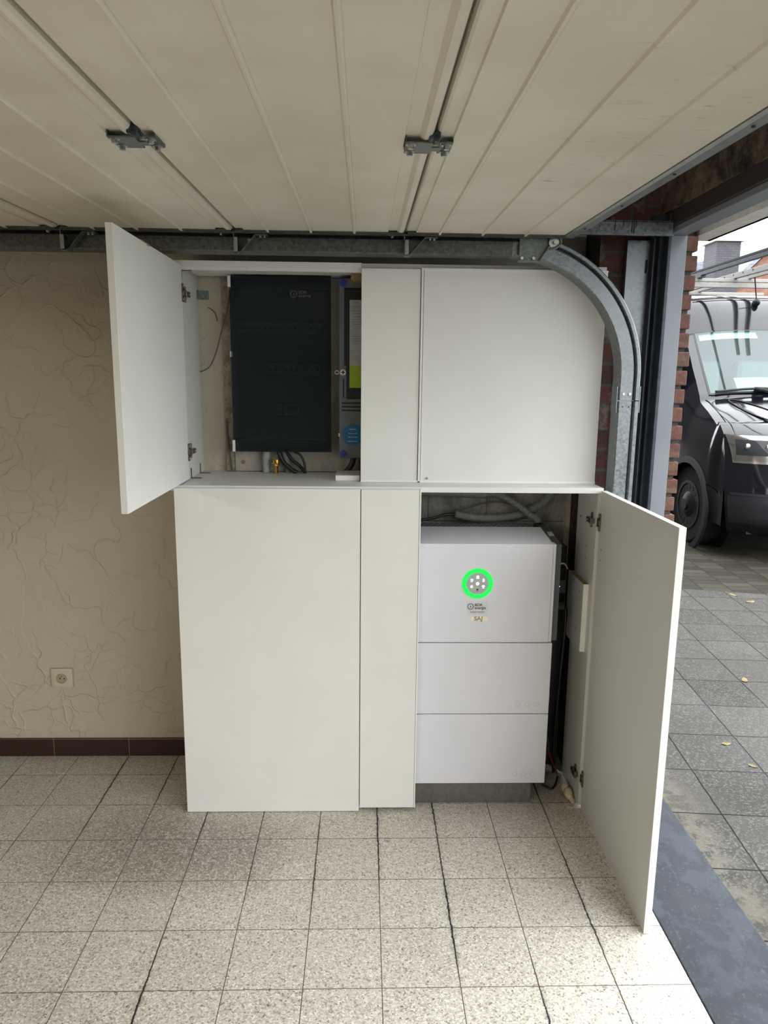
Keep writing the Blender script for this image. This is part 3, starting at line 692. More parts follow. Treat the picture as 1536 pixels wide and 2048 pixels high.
tag(MB().box(-0.632, 0.795, FY1+0.001, WY-0.001, 1.148, 1.166, 0.001).build('worktop', 'melamine'), 'long thin white worktop covering both lower cabinets', 'worktop')

# ------------------------------------------------------------ upper cabinet, left unit with open door
UY = 2.455; UB = 1.167; UT = 1.888
c3 = thing('wall_cabinet', 'white upper cabinet on the worktop, door swung open on the left over the fuse box', 'cabinet', (-0.3, 2.6, UB))
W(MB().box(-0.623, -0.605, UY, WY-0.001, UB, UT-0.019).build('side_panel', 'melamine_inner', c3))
W(MB().box(-0.623, -0.013, UY, WY-0.02, UT-0.018, UT, 0.0008).box(-0.604, -0.013, UY+0.002, UY+0.02, UT-0.030, UT-0.0185).build('top_panel', 'melamine', c3))
W(MB().box(-0.617, -0.599, 1.803, UY-0.006, 1.170, 1.872, 0.0012).build('door', 'melamine', c3, label='white cabinet door swung open towards the viewer'))
ch = MB().tube([(-0.5985, 2.02, 1.872), (-0.598, 2.05, 1.8715), (-0.5985, 2.09, 1.872)], 0.0015, 5).box(-0.600, -0.598, 2.075, 2.10, 1.868, 1.873)
W(ch.build('chipped_edge', 'chipboard', c3))
for z in (1.785, 1.262): hinge(c3, -0.605, 2.475, z, 1, -0.599)
for y in (2.50, 2.64):
    z = UB+0.0005
    W(MB().box(-0.605, -0.6035, y-0.006, y+0.006, z, z+0.034).box(-0.605, -0.570, y-0.006, y+0.006, z, z+0.0015).build('angle_bracket', 'hinge_metal', c3))
W(MB().box(-0.605, -0.6035, UY+0.006, UY+0.018, UT-0.06, UT-0.031).box(-0.605, -0.57, UY+0.004, UY+0.016, UT-0.0325, UT-0.031).build('angle_bracket', 'hinge_metal', c3))
W(MB().box(-0.603, -0.568, WY-0.004, WY-0.0005, 1.790, 1.822).box(-0.605, -0.603, WY-0.03, WY-0.0005, 1.790, 1.822).build('wall_bracket', 'galv', c3))
# upper cabinet, right unit: two blank fixed fronts
c4 = thing('wall_cabinet', 'closed white upper cabinet of two blank panels beside the curved track', 'cabinet', (0.4, 2.6, UB))
FU0, FU1 = 2.437, 2.455
W(MB().box(-0.013, 0.181, FU0+0.001, FU1, 1.172, 1.869, 0.001).build('front_panel', 'melamine', c4))
W(MB().box(0.192, 0.798, FU0+0.002, FU1, 1.172, 1.869, 0.001).build('front_panel', 'melamine', c4))
W(MB().box(0.183, 0.190, FU0-0.004, FU1, 1.170, 1.872, 0.001).box(0.190, 0.798, FU0-0.003, FU0+0.002, 1.166, 1.1735).box(0.190, 0.798, FU0-0.001, FU0+0.002, 1.866, 1.872).box(-0.013, 0.183, FU0-0.002, FU0+0.002, 1.1665, 1.1735).build('edge_strip', 'edge', c4))
W(MB().box(-0.012, 0.798, FU1, WY-0.02, UT-0.018, UT-0.002).build('top_panel', 'melamine_inner', c4))
W(MB().box(0.780, 0.798, FU1, 2.544, UB, UT-0.019).build('side_panel', 'melamine_inner', c4))
sc = MB()
for x, z in ((0.712, 1.862), (0.215, 1.180)): sc.cyl((x, FU0+0.002, z), (x, FU0-0.0015, z), 0.004, 12)
W(sc.build('screws', 'bolt', c4))
o = MB().box(-0.100, -0.016, 2.462, 2.60, 1.1665, 1.1845, 0.0008).build('wooden_board', 'melamine'); tag(o, 'short white offcut board lying on the worktop below the meter box', 'board')
o = MB().box(-0.050, -0.0135, 2.53, 2.60, 1.842, 1.8695, 0.001).build('wooden_block', 'chipboard'); tag(o, 'small raw chipboard block under the upper cabinet top', 'block')

# ------------------------------------------------------------ inside the upper left cabinet
tag(MB().box(-0.518, -0.487, WY-0.022, WY-0.0005, UB+.001, 1.869, 0.003).build('wooden_batten', 'batten'), 'flaking painted wooden batten upright beside the fuse box', 'batten')
tag(MB().box(-0.486, -0.02, WY-0.016, WY-0.0005, UB+.001, 1.869, 0.002).build('backing_board', 'board_paint'), 'scuffed pale backing board behind fuse box and meter', 'board')
kn = MB().ring((-0.455, WY-0.0165, 1.202), (0, -1, 0), 0.008, 0.004, 0.002, 16).sphere((-0.455, WY-0.017, 1.202), 0.004)
k = tag(kn.build('rusty_screw', 'chipboard'), 'rusty screw in the pale board, left below the fuse box', 'screw')
FB = thing('fuse_box', 'large fuse box with smoked dark door in the open upper cabinet', 'fuse box', (-0.30, 2.69, 1.24))
fx0, fx1, fz0, fz1, fy = -0.481, -0.121, 1.248, 1.866, 2.618
W(MB().box(fx0+0.006, fx1-0.004, 2.672, 2.693, fz0+0.004, fz1-0.004, 0.003).build('housing', 'meter_grey', FB))
W(MB().box(fx0+0.006, fx1-0.004, fy+0.012, 2.672, fz1-0.012, fz1-0.004).box(fx0+0.006, fx1-0.004, fy+0.012, 2.672, fz0+0.004, fz0+0.012).box(fx0+0.006, fx0+0.012, fy+0.012, 2.672, fz0+0.004, fz1-0.004).box(fx1-0.012, fx1-0.004, fy+0.012, 2.672, fz0+0.004, fz1-0.004).build('frame', 'dark_plastic', FB))
W(MB().box(fx0+0.03, fx1-0.02, 2.655, 2.660, fz0+0.03, fz1-0.03, 0.001).build('cover_plate', 'conduit_dark', FB))
br = 0
for (z, xa, xb, n) in ((1.690, -0.455, -0.150, 17), (1.545, -0.350, -0.160, 10), (1.400, -0.325, -0.300, 1), (1.400, -0.295, -0.235, 1)):
    W(MB().box(xa-0.003, xb+0.003, 2.652, 2.656, z-0.026, z+0.026).build('row_cutout', 'black', FB))
    wd = (xb-xa)/n
    for i in range(n):
        x0 = xa+wd*i
        bk = W(MB().box(x0+0.0008, x0+wd-0.0008, 2.640, 2.655, z-0.021, z+0.021, 0.001).build('breaker', 'conduit', FB))
        if n > 1: MB().box(x0+wd*0.25, x0+wd*0.75, 2.630, 2.641, z-0.006, z+0.004, 0.001).build('toggle', 'dark_plastic' if i % 3 else 'blue', bk)
        elif xb-xa > 0.04: MB().box(x0+0.012, x0+0.050, 2.638, 2.6405, z-0.004, z+0.015).build('display', 'ink', bk)
        else: MB().box(x0+0.004, x0+0.02, 2.636, 2.641, z-0.012, z-0.004).build('toggle', 'dark_plastic', bk)
dd = MB().box(fx0+0.004, fx1, fy, fy+0.004, fz0+0.048, fz1-0.050, 0.0015).box(fx0+0.010, fx1, fy+0.004, fy+0.008, fz0, fz0+0.046, 0.0015).box(fx0+0.010, fx1, fy+0.004, fy+0.008, fz1-0.048, fz1, 0.0015)
sd = W(dd.build('smoked_door', 'smoked', FB, label='smoked translucent dark door'))
W(MB().box(fx0, fx0+0.010, fy+0.004, fy+0.012, fz0, fz0+0.042, 0.001).build('white_clip', 'white_plastic', FB, label='small white clip'))
W(MB().box(fx0-0.002, fx0+0.008, fy+0.002, fy+0.012, fz1-0.040, fz1-0.002, 0.001).build('white_clip', 'white_plastic', FB, label='small white clip'))
W(MB().box(fx0, fx0+0.009, fy+0.002, fy+0.012, 1.586, 1.606, 0.001).build('white_clip', 'white_plastic', FB, label='small white clip'))
def bdr_logo(parent, x, y, z, s, mat, full=True):
    # ring of short rays round a lightning bolt, then the two line name
    m = MB()
    for i in range(14):
        a = 2*PI*i/14; c, q = math.cos(a), math.sin(a); r0, r1, w2 = s*0.28, s*0.46, s*0.035
        m.poly([(x+c*r0-q*w2, y, z+q*r0+c*w2), (x+c*r0+q*w2, y, z+q*r0-c*w2), (x+c*r1+q*w2*1.6, y, z+q*r1-c*w2*1.6), (x+c*r1-q*w2*1.6, y, z+q*r1+c*w2*1.6)], (0, -0.0003, 0))
    for pts in ([(0.06, 0.20), (-0.12, -0.03), (0.02, -0.03)], [(-0.06, -0.22), (0.12, 0.03), (-0.02, 0.03)]):
        m.poly([(x+a*s, y, z+b*s) for a, b in pts], (0, -0.0003, 0))
    m.build('sun_bolt_emblem', mat, parent)
    text('lettering', 'BDR', s*0.50, (x+s*0.54, y, z+s*0.20), mat, parent, align='LEFT', bold=0.0003, extr=0.0002, sx=1.05)
    text('lettering', 'energie', s*0.50, (x+s*0.54, y, z-s*0.19), mat, parent, align='LEFT', bold=0.0003, extr=0.0002)
bdr_logo(FB, -0.252+0.30, fy-0.0005-2.69, 1.804-1.24, 0.030, 'unit_dark')
# meter box
MT = thing('electricity_meter_box', 'grey electricity meter box with blue screws, half hidden behind the white panel', 'meter', (-0.03, 2.69, 1.23))
my = 2.60
W(MB().box(-0.092, 0.105, my, 2.693, 1.230, 1.858, 0.004).build('housing', 'meter_grey', MT))
W(MB().box(-0.066, 0.09, my-0.003, my, 1.442, 1.800, 0.003).box(-0.074, 0.09, my-0.0025, my, 1.56, 1.825, 0.003).build('window', 'black', MT, label='black meter window'))
W(MB().box(-0.055, 0.06, my-0.0048, my-0.003, 1.56, 1.785, 0.0006).build('paper_label', 'paper', MT, label='pale printed label'))
W(MB().box(-0.055, 0.06, my-0.0048, my-0.003, 1.482, 1.56, 0.0006).build('lime_label', 'lime', MT, label='lime green lower part of the label'))
text('label_text', 'TYPE', 0.010, (-0.045-0.0+0.03, my-0.005-2.69, 1.775-1.23), 'grey_ink', MT, align='LEFT')
text('label_text', 'HANDLEIDING', 0.008, (-0.052+0.03, my-0.005-2.69, 1.762-1.23), 'grey_ink', MT, align='LEFT')
ln = MB()
for i, z in enumerate((1.748, 1.738, 1.728, 1.718, 1.710, 1.702, 1.66, 1.652, 1.644)): ln.box(-0.050+0.004*(i % 3), -0.010, my-0.0052, my-0.0046, z, z+0.0012)
ln.box(-0.055, 0.05, my-0.0052, my-0.0046, 1.61, 1.6108)
W(ln.build('printed_lines', 'grey_ink', MT))
for z in (1.842, 1.246):
    W(MB().cyl((-0.078, my-0.006, z), (-0.078, my, z), 0.012, 24).cyl((-0.078, my-0.009, z), (-0.078, my-0.006, z), 0.008, 24).build('blue_screw', 'blue', MT, True))
sw = W(MB().cyl((-0.078, my-0.008, 1.536), (-0.078, my, 1.536), 0.0105, 24).build('seal_screw', 'white_plastic', MT, True, label='white seal screw with a cross slot'))
MB().box(-0.0855, -0.0705, my-0.0092, my-0.0078, 1.534, 1.538).box(-0.080, -0.076, my-0.0092, my-0.0078, 1.5285, 1.5435).build('cross_slot', 'ink', sw)
MB().ring((-0.100, my-0.006, 1.535), (0, -1, 0.3), 0.008, 0.005, 0.003, 20).tube([(-0.088, my-0.006, 1.532), (-0.094, my-0.006, 1.531)], 0.0015, 6).build('seal_wire', 'conduit', sw, True)
gr = MB().box(-0.079, -0.074, my-0.001, my+0.001, 1.445, 1.515)
for z in (1.425, 1.412, 1.399): gr.box(-0.083, 0.06, my-0.001, my+0.001, z, z+0.006)
W(gr.build('ventilation_slots', 'black', MT))
W(MB().cyl((-0.043, my-0.0012, 1.315), (-0.043, my, 1.315), 0.039, 40).build('round_sticker', 'sticker_blue', MT, label='round blue sticker'))
for s_, dz, sz in (('fluvius', 0.020, 0.009), ('www.fluvius.be', 0.005, 0.0052), ('0800 65 0 65', -0.009, 0.0062), ('078 35 35 34', -0.024, 0.0062)):
    text('sticker_text', s_, sz, (-0.043+0.03, my-0.0014-2.69, 1.315+dz-1.23), 'white_ink', MT, extr=0.0002)
W(MB().box(-0.094, -0.090, my-0.001, my+0.004, 1.308, 1.320).build('white_tab', 'white_plastic', MT))

def cable(name, pts, r, mat, label, cat='cable', rip=0.0, step=0.006, seg=10, group=None):
    return tag(MB().tube(pts, r, seg, ripple=rip, step=step).build(name, mat, None, 'all'), label, cat, group)
cable('thin_cable', [(-0.485, 2.655, 1.80), (-0.492, 2.655, 1.755), (-0.515, 2.66, 1.68), (-0.54, 2.665, 1.60), (-0.562, 2.668, 1.555), (-0.585, 2.668, 1.538), (-0.600, 2.665, 1.533)], 0.0024, 'grey_cable', 'thin grey cable curving down the wall from the fuse box edge')
cable('thin_cable', [(-0.572, WY-0.004, 1.762), (-0.56, WY-0.006, 1.757), (-0.545, WY-0.006, 1.742), (-0.538, WY-0.005, 1.715)], 0.0016, 'grey_cable', 'short cable stub on the plaster under the small wall bracket')
cable('thin_cable', [(-0.512, 2.684, 1.36), (-0.509, 2.683, 1.28), (-0.500, 2.682, 1.22), (-0.496, 2.684, 1.170)], 0.003, 'grey_cable', 'pale wire running down the wooden batten')
HB = 1.1665
cable('corrugated_conduit', [(-0.365, 2.668, 1.247), (-0.366, 2.668, 1.21), (-0.365, 2.668, HB)], 0.015, 'conduit', 'pale corrugated conduit rising below the fuse box', 'conduit', 0.0025, 0.005, 14)
cable('corrugated_conduit', [(-0.300, 2.672, 1.247), (-0.292, 2.672, 1.21), (-0.285, 2.672, HB)], 0.012, 'conduit_dark', 'darker corrugated conduit behind the brass fitting', 'conduit', 0.0025, 0.005, 14)
cable('power_cable', [(-0.318, 2.655, 1.247), (-0.305, 2.652, 1.215), (-0.28, 2.65, 1.188), (-0.250, 2.65, HB+.001)], 0.0085, 'cable', 'thick black cable bending right below the fuse box')
cable('power_cable', [(-0.295, 2.668, 1.247), (-0.268, 2.665, 1.215), (-0.24, 2.665, 1.19), (-0.222, 2.665, HB+.001)], 0.006, 'cable', 'thin black cable beside the brass fitting, right of the thick one')
cable('power_cable', [(-0.258, 2.64, 1.247), (-0.236, 2.638, 1.235), (-0.222, 2.638, 1.205), (-0.219, 2.64, HB+.001)], 0.0045, 'cable', 'rightmost slim looping black cable under the fuse box')
cable('power_cable', [(-0.040, 2.64, 1.228), (-0.046, 2.642, 1.205), (-0.062, 2.645, 1.180), (-0.075, 2.648, HB+.002)], 0.011, 'cable', 'thick black cable leaving the bottom of the meter box')
bf = thing('brass_fitting', 'brass earth clamp between black cables under the fuse box', 'fitting', (-0.327, 2.640, HB))
MB().cyl((0, 0, 0.001), (0, 0, 0.030), 0.009, 6).cyl((0, 0, 0.030), (0, 0, 0.052), 0.013, 8).build('body', 'brass', bf)
MB().cyl((-0.014, -0.006, 0.038), (0.012, -0.010, 0.034), 0.004, 8).cyl((0.0, -0.016, 0.04), (0.0, -0.004, 0.045), 0.005, 6).cyl((-0.008, -0.012, 0.055), (0.004, -0.012, 0.050), 0.005, 6).build('clamp_screws', 'brass', bf)

# ------------------------------------------------------------ wall socket
so = thing('wall_socket', 'cream wall socket set in the plaster left of the cabinets', 'socket', (-1.194, WY, 0.334))
MB().box(-0.042, 0.042, -0.011, 0.0, -0.040, 0.040, 0.003).build('cover_frame', 'cream_plastic', so, True)
MB().box(-0.031, 0.031, -0.0125, -0.010, -0.031, 0.031, 0.001).build('insert_plate', 'cream_plastic', so)
MB().ring((0, -0.0145, 0), (0, 1, 0), 0.021, 0.0185, 0.003, 40).cyl((0, -0.0128, 0), (0, -0.012, 0), 0.019, 32).build('socket_well', 'cream_dark', so, True)
MB().cyl((-0.006, -0.0137, 0.0), (-0.006, -0.012, 0.0), 0.0028, 12).cyl((0.010, -0.0137, 0.0), (0.010, -0.012, 0.0), 0.0028, 12).build('pin_holes', 'ink', so)
MB().cyl((0.0, -0.020, 0.009), (0.0, -0.012, 0.009), 0.0025, 12).build('earth_pin', 'bolt', so)

# ------------------------------------------------------------ battery and inverter stack
BX0, BX1, BF = 0.118, 0.652, 2.340
U = thing('home_battery_unit', 'lilac white stacked inverter and battery unit with glowing green ring', 'battery unit', (0.40, 2.5, 0))
W(MB().box(0.165, 0.612, 2.362, 2.62, 0.0, 0.086, 0.001).build('plinth', 'stainless', U, label='brushed steel base plinth'))
W(MB().box(0.160, 0.213, 2.366, 2.60, 0.0, 0.084).build('plinth_end', 'black', U))
for z0, z1 in ((0.090, 0.3555), (0.358, 0.6205)):
    mo = W(MB().box(BX0, BX1+0.003, BF, BF+0.035, z0, z1, 0.002).build('battery_module', 'unit', U))
    W(MB().box(BX0, BX1-0.022, BF+0.035, 2.62, z0+0.002, z1-0.002).box(BX1-0.022, BX1+0.010, BF+0.038, 2.62, z0+0.004, z1-0.001, 0.002).build('module_side', 'unit_grey', U))
    dm = MB()
    for x in (0.545, 0.578, 0.61): dm.ring((x, BF+0.0004, z0+0.036), (0, -1, 0), 0.0085, 0.0075, 0.0006, 24)
    W(dm.build('moulded_dots', 'conduit', U))
# inverter with sloping top
zt = 0.972
inv = [(BX0, BF, 0.624), (BX0, BF, zt), (BX0, 2.530, zt+0.020), (BX0, 2.530, 0.624)]
W(MB().poly(inv, (BX1-0.012-BX0, 0, 0)).build('inverter_housing', 'unit', U))
W(MB().box(BX1-0.011, BX1-0.0005, BF+0.001, BF+0.040, 0.624, zt-0.001, 0.002).build('side_strip', 'unit', U))
W(MB().poly([(BX1-0.010, BF+0.012, 0.626), (BX1-0.010, BF+0.012, zt-0.004), (BX1-0.010, 2.53, zt+0.018), (BX1-0.010, 2.64, zt+0.018), (BX1-0.010, 2.64, 0.626)], (0.030, 0, 0)).build('side_cap', 'unit_dark', U, label='dark grey side cap'))
W(MB().box(BX0, BX1-0.04, 2.530, 2.60, 0.624, zt+0.0185, 0.001).build('vent_cover', 'unit_grey', U))
vt = MB()
for j in range(3):
    for i in range(22): vt.box(BX0+0.012+0.022*i+0.01*(j % 2), BX0+0.026+0.022*i+0.01*(j % 2), 2.540+0.02*j, 2.544+0.02*j, zt+0.018, zt+0.0195)
W(vt.build('vent_slots', 'ink', U))
W(MB().box(BX1-0.002, BX1+0.016, 2.44, 2.475, zt+0.006, zt+0.0125, rot=(0.12, 0, 0)).build('rating_label', 'paper', U))
# ring display
rc = (0.387, BF, 0.834)
W(MB().ring((rc[0], BF+0.0005, rc[2]), (0, -1, 0), 0.053, 0.038, 0.003, 64).build('light_ring', 'green_light', U, label='glowing green light ring'))
W(MB().cyl((rc[0], BF+0.0005, rc[2]), (rc[0], BF-0.002, rc[2]), 0.0378, 48).build('display_disc', 'conduit', U))
def icon(dx, dz, kind):
    x, y, z = rc[0]+dx, BF-0.0022, rc[2]+dz; m = MB()
    def pl(pts): m.poly([(x+a, y, z+b) for a, b in pts], (0, -0.0004, 0))
    if kind == 'centre': m.ring((x, y, z), (0, -1, 0), 0.0055, 0.0022, 0.0004, 20)
    elif kind == 'lamp': m.cyl((x, y, z+0.001), (x, y-0.0004, z+0.001), 0.0045, 16); pl([(-0.0055, -0.0055), (0.0055, -0.0055), (0.0055, -0.0042), (-0.0055, -0.0042)])
    elif kind == 'house': pl([(-0.0055, 0.001), (0, 0.006), (0.0055, 0.001)]); pl([(-0.004, -0.004), (0.004, -0.004), (0.002, 0.0002), (-0.002, 0.0002)])
    elif kind == 'battery': pl([(-0.0032, -0.0055), (0.0032, -0.0055), (0.0032, 0.004), (-0.0032, 0.004)]); pl([(-0.0015, 0.0043), (0.0015, 0.0043), (0.0015, 0.006), (-0.0015, 0.006)])
    elif kind == 'panel': pl([(-0.0055, 0.0), (0.0055, 0.0), (0.0035, 0.005), (-0.0035, 0.005)]); pl([(-0.001, -0.004), (0.001, -0.004), (0.001, -0.0002), (-0.001, -0.0002)]); pl([(-0.004, -0.0055), (0.004, -0.0055), (0.004, -0.0043), (-0.004, -0.0043)])
    W(m.build('display_icon', 'icon_light', U))
icon(0, 0, 'centre'); icon(0, 0.0235, 'lamp'); icon(0.020, 0.012, 'battery'); icon(0.020, -0.0105, 'panel'); icon(-0.020, 0.0115, 'panel'); icon(-0.020, -0.011, 'house')
W(MB().cyl((rc[0], BF-0.002, rc[2]-0.021), (rc[0], BF-0.0026, rc[2]-0.021), 0.0032, 12).box(rc[0]-0.005, rc[0]+0.005, BF-0.0026, BF-0.002, rc[2]-0.0268, rc[2]-0.026).build('display_mark', 'ink', U))
W(MB().box(0.353, 0.424, BF-0.0006, BF+0.0004, 0.723, 0.770).build('name_sticker', 'sticker', U, label='pale sticker with installer name'))
bdr_logo(U, 0.366-0.40, BF-0.0007-2.5, 0.7525, 0.026, 'ink')
ln = MB()
for i in range(2): ln.box(0.365, 0.388, BF-0.0011, BF-0.0006, 0.7335-0.003*i, 0.7347-0.003*i); ln.box(0.390, 0.414, BF-0.0011, BF-0.0006, 0.7335-0.003*i, 0.7347-0.003*i)
W(ln.build('sticker_lines', 'grey_ink', U))
W(MB().box(0.368, 0.427, BF-0.0012, BF+0.0004, 0.7015, 0.7165, 0.0003).build('name_badge', 'beige_badge', U))
text('badge_lettering', 'SAJ', 0.020, (0.394-0.40, BF-0.0014-2.5, 0.709), 'badge_letter', U, sx=1.1, bold=0.0007)

# right compartment surroundings
cdt = thing('cable_duct', 'tall black cable duct standing in the dark gap behind the battery unit', 'cable duct', (0.725, 2.66, 0))
MB().box(-0.045, 0.045, -0.04, 0.035, 0.0, 0.90, 0.003).build('duct', 'dark_plastic', cdt)
MB().box(-0.047, -0.02, -0.05, -0.041, 0.25, 0.88, 0.003).build('duct_cover', 'black', cdt)
bpn = tag(MB().box(0.0, 0.776, WY-0.010, WY-0.0005, 0.0, 1.147).build('back_panel', 'painted_block'), 'grimy painted blockwork slab behind the battery unit', 'panel')
jl = MB()
for z in (1.10, 0.98): jl.box(0.19, 0.77, WY-0.0115, WY-0.0095, z-0.001, z+0.001)
for x in (0.245, 0.47): jl.box(x, x+0.002, WY-0.0115, WY-0.0095, 0.98, 1.10)
jl.build('block_joints', 'ink', bpn)
tag(MB().cyl((0.02, 2.660, 1.098), (0.46, 2.660, 1.094), 0.0155, 20).cyl((0.37, 2.660, 1.095), (0.46, 2.660, 1.094), 0.018, 20).build('straight_conduit', 'conduit_dark', None, True), 'straight grey conduit pipe under the worktop above the battery unit', 'pipe')
cable('corrugated_conduit', [(0.455, 2.660, 1.094), (0.51, 2.652, 1.090), (0.575, 2.635, 1.055), (0.62, 2.615, 1.02), (0.645, 2.605, 1.005), (0.648, 2.600, 0.993)], 0.0145, 'conduit_dark', 'corrugated conduit bending down from the straight pipe to the battery unit', 'conduit', 0.003, 0.0065, 14)
cable('corrugated_conduit', [(0.730, 2.670, 1.145), (0.705, 2.668, 1.09), (0.66, 2.662, 1.045), (0.58, 2.652, 1.012), (0.48, 2.640, 1.003), (0.40, 2.632, 1.008), (0.34, 2.628, 1.020)], 0.0165, 'conduit_dark', 'corrugated conduit lying across the top of the battery unit', 'conduit', 0.003, 0.0065, 14)
cable('power_cable', [(0.35, 2.628, 1.019), (0.30, 2.62, 1.018), (0.24, 2.61, 1.004), (0.15, 2.60, 0.998)], 0.005, 'cable', 'black cable leaving the conduit end above the battery unit')
cable('thin_cable', [(0.30, 2.645, 1.002), (0.40, 2.66, 1.040), (0.50, 2.672, 1.06), (0.60, 2.676, 1.035), (0.66, 2.676, 0.99)], 0.0025, 'grey_cable', 'thin dark wire arching behind the corrugated conduit')
# devices on the right-hand side of the stack
gd = thing('data_logger', 'small black plug-in device with a blue light beside the battery unit', 'device', (0.70, 2.50, 0.78))
MB().box(-0.022, 0.040, 0.0, 0.06, -0.030, 0.022, 0.004).build('housing', 'dark_plastic', gd)
MB().cyl((0.012, -0.003, -0.002), (0.012, 0.0, -0.002), 0.0028, 12).build('status_light', 'blue_led', gd)
cs = thing('cable_gland', 'black round cable gland under the small device beside the battery unit', 'cable gland', (0.70, 2.50, 0.70))
MB().cyl((-0.028, 0.02, 0.0), (0.030, 0.02, 0.0), 0.020, 20).cyl((0.030, 0.02, 0), (0.036, 0.02, 0), 0.023, 20).build('body', 'dark_plastic', cs, True)
MB().tube([(0.034, 0.02, 0), (0.05, 0.03, -0.02), (0.055, 0.04, -0.10), (0.05, 0.05, -0.3), (0.045, 0.06, -0.55), (0.05, 0.06, -0.695)], 0.007, 10).build('cable', 'cable', cs, 'all')
cable('thin_cable', [(0.672, 2.46, 0.862), (0.70, 2.46, 0.872), (0.72, 2.475, 0.869), (0.74, 2.50, 0.845)], 0.0025, 'white_cable', 'short white wire between battery unit and small board')
cable('thin_cable', [(0.685, 2.56, 0.60), (0.70, 2.56, 0.45), (0.69, 2.56, 0.30), (0.705, 2.55, 0.15), (0.74, 2.54, 0.05), (0.76, 2.54, 0.006)], 0.004, 'red_cable', 'dark red cable hanging in the gap beside the battery unit')
cable('thin_cable', [(0.68, 2.46, 0.010), (0.71, 2.44, 0.006), (0.735, 2.47, 0.006), (0.755, 2.52, 0.006)], 0.004, 'cable', 'black cable lying on the floor beside the battery unit')
cable('thin_cable', [(0.70, 2.60, 0.45), (0.725, 2.60, 0.30), (0.70, 2.60, 0.2), (0.73, 2.58, 0.10), (0.70, 2.57, 0.006)], 0.005, 'grey_cable', 'looping dark grey cable low in the gap beside the battery unit')
wb = thing('mounting_board', 'small white upright board screwed to the side of the open lower cabinet', 'board', (0.768, 2.45, 0.7))
MB().box(-0.009, 0.0085, -0.085, 0.10, -0.120, 0.125, 0.0008).build('board', 'melamine_inner', wb)
MB().box(-0.0092, 0.0087, -0.0865, -0.085, -0.120, 0.125).build('edge_band', 'edge', wb)
MB().box(-0.009, 0.0085, -0.085, 0.10, 0.125, 0.1255).build('raw_edge', 'chipboard', wb)
dh = MB()
for y, z in ((-0.045, 0.088), (0.02, 0.112), (-0.03, -0.055), (-0.03, -0.045)): dh.cyl((-0.0095, y, z), (-0.009, y, z), 0.003, 8)
dh.build('screw_holes', 'ink', wb)
fo = MB().sphere((0.758, 2.385, 0.022), 0.02, (0.8, 1.6, 1.0)).sphere((0.752, 2.41, 0.028), 0.016, (0.8, 1.2, 1.1)).sphere((0.764, 2.355, 0.011), 0.011, (0.8, 1.6, 0.9))
tag(fo.build('foam_scrap', 'foam', None, 'all'), 'scrap of cream foam on the floor under the open cabinet side', 'foam')

# ------------------------------------------------------------ van outside
VX, VW = 4.12, 1.02
# stations over the front skin: y, z, half width, corner pull-back
ST = [(5.93, 0.20, 0.90, 0.20), (5.83, 0.30, 0.95, 0.24), (5.80, 0.48, 0.985, 0.26), (5.80, 0.62, 0.99, 0.27), (5.83, 0.78, 0.99, 0.27), (5.87, 0.95, 0.985, 0.27),
      (5.93, 1.07, 0.975, 0.28), (6.12, 1.17, 0.955, 0.24), (6.42, 1.28, 0.93, 0.18), (6.72, 1.375, 0.905, 0.13), (6.80, 1.44, 0.89, 0.12), (7.12, 1.72, 0.835, 0.13), (7.45, 2.015, 0.775, 0.14), (7.49, 2.06, 0.77, 0.14),
      (7.64, 2.24, 0.765, 0.14), (7.80, 2.38, 0.775, 0.13), (8.05, 2.455, 0.80, 0.10), (8.6, 2.49, 0.82, 0.05), (9.6, 2.50, 0.83, 0.0), (11.5, 2.50, 0.83, 0.0)]
def stat(s):
    i = int(min(max(s, 0), len(ST)-1.0001)); f = s-i
    a = [ST[max(i-1, 0)], ST[i], ST[i+1], ST[min(i+2, len(ST)-1)]]
    out = []
    for k in range(4):
        p0, p1, p2, p3 = (q[k] for q in a)
        m1 = (p2-p0)/2*0.7; m2 = (p3-p1)/2*0.7
        out.append((2*f**3-3*f*f+1)*p1+(f**3-2*f*f+f)*m1+(-2*f**3+3*f*f)*p2+(f**3-f*f)*m2)
    return out
def VP(s, t_, off=0.0):
    y, z, hw, pb = stat(s)
    x = VX + hw*t_
    a = abs(t_)
    yy = y + pb*(0.25*a*a+0.75*a**5)
    crown = -0.05*(a**3) if s > 7 else 0.0
    p = Vector((x, yy, z+crown))
    if off:
        e = 0.02; q1 = VP(min(s+e, len(ST)-1.01), t_)-VP(max(s-e, 0), t_); q2 = VP(s, min(t_+e, 1))-VP(s, max(t_-e, -1))
        n = q1.cross(q2).normalized()
        if n.y > 0 and n.z < 0.3: n = -n
        if n.z < 0 and s > 7: n = -n
        p = p + n*off
    return p
def patch(s0, s1, t0, t1, off=0.0, ns=8, nt=10, skip=None, th=0.0):
    m = MB(); rows = []
    f0 = t0 if callable(t0) else (lambda u: t0); f1 = t1 if callable(t1) else (lambda u: t1)
    for i in range(ns+1):
        u = i/ns; s = s0+(s1-s0)*u
        rows.append([VP(s, f0(u)+(f1(u)-f0(u))*j/nt, off) for j in range(nt+1)])
    m.grid(rows); return m
van = thing('van', 'black high-roofed van parked nose forward on the driveway outside', 'van', (VX, 7.0, 0))
van_body = W(patch(0, 10, -1, 1, 0, 60, 40).build('front_body', 'van_paint', van, 'all'))
W(patch(12.6, 19, -1, 1, 0, 30, 30).build('roof', 'van_paint', van, 'all'))
wsl = 0.90
for a, b in ((-1, -wsl), (wsl, 1)): W(patch(10, 12.7, a, b, 0, 14, 3).build('windscreen_pillar', 'van_paint', van, 'all'))
W(patch(9.9, 12.62, -wsl-.005, wsl+.005, 0.006, 16, 30).build('windscreen', 'windshield', van, 'all'))
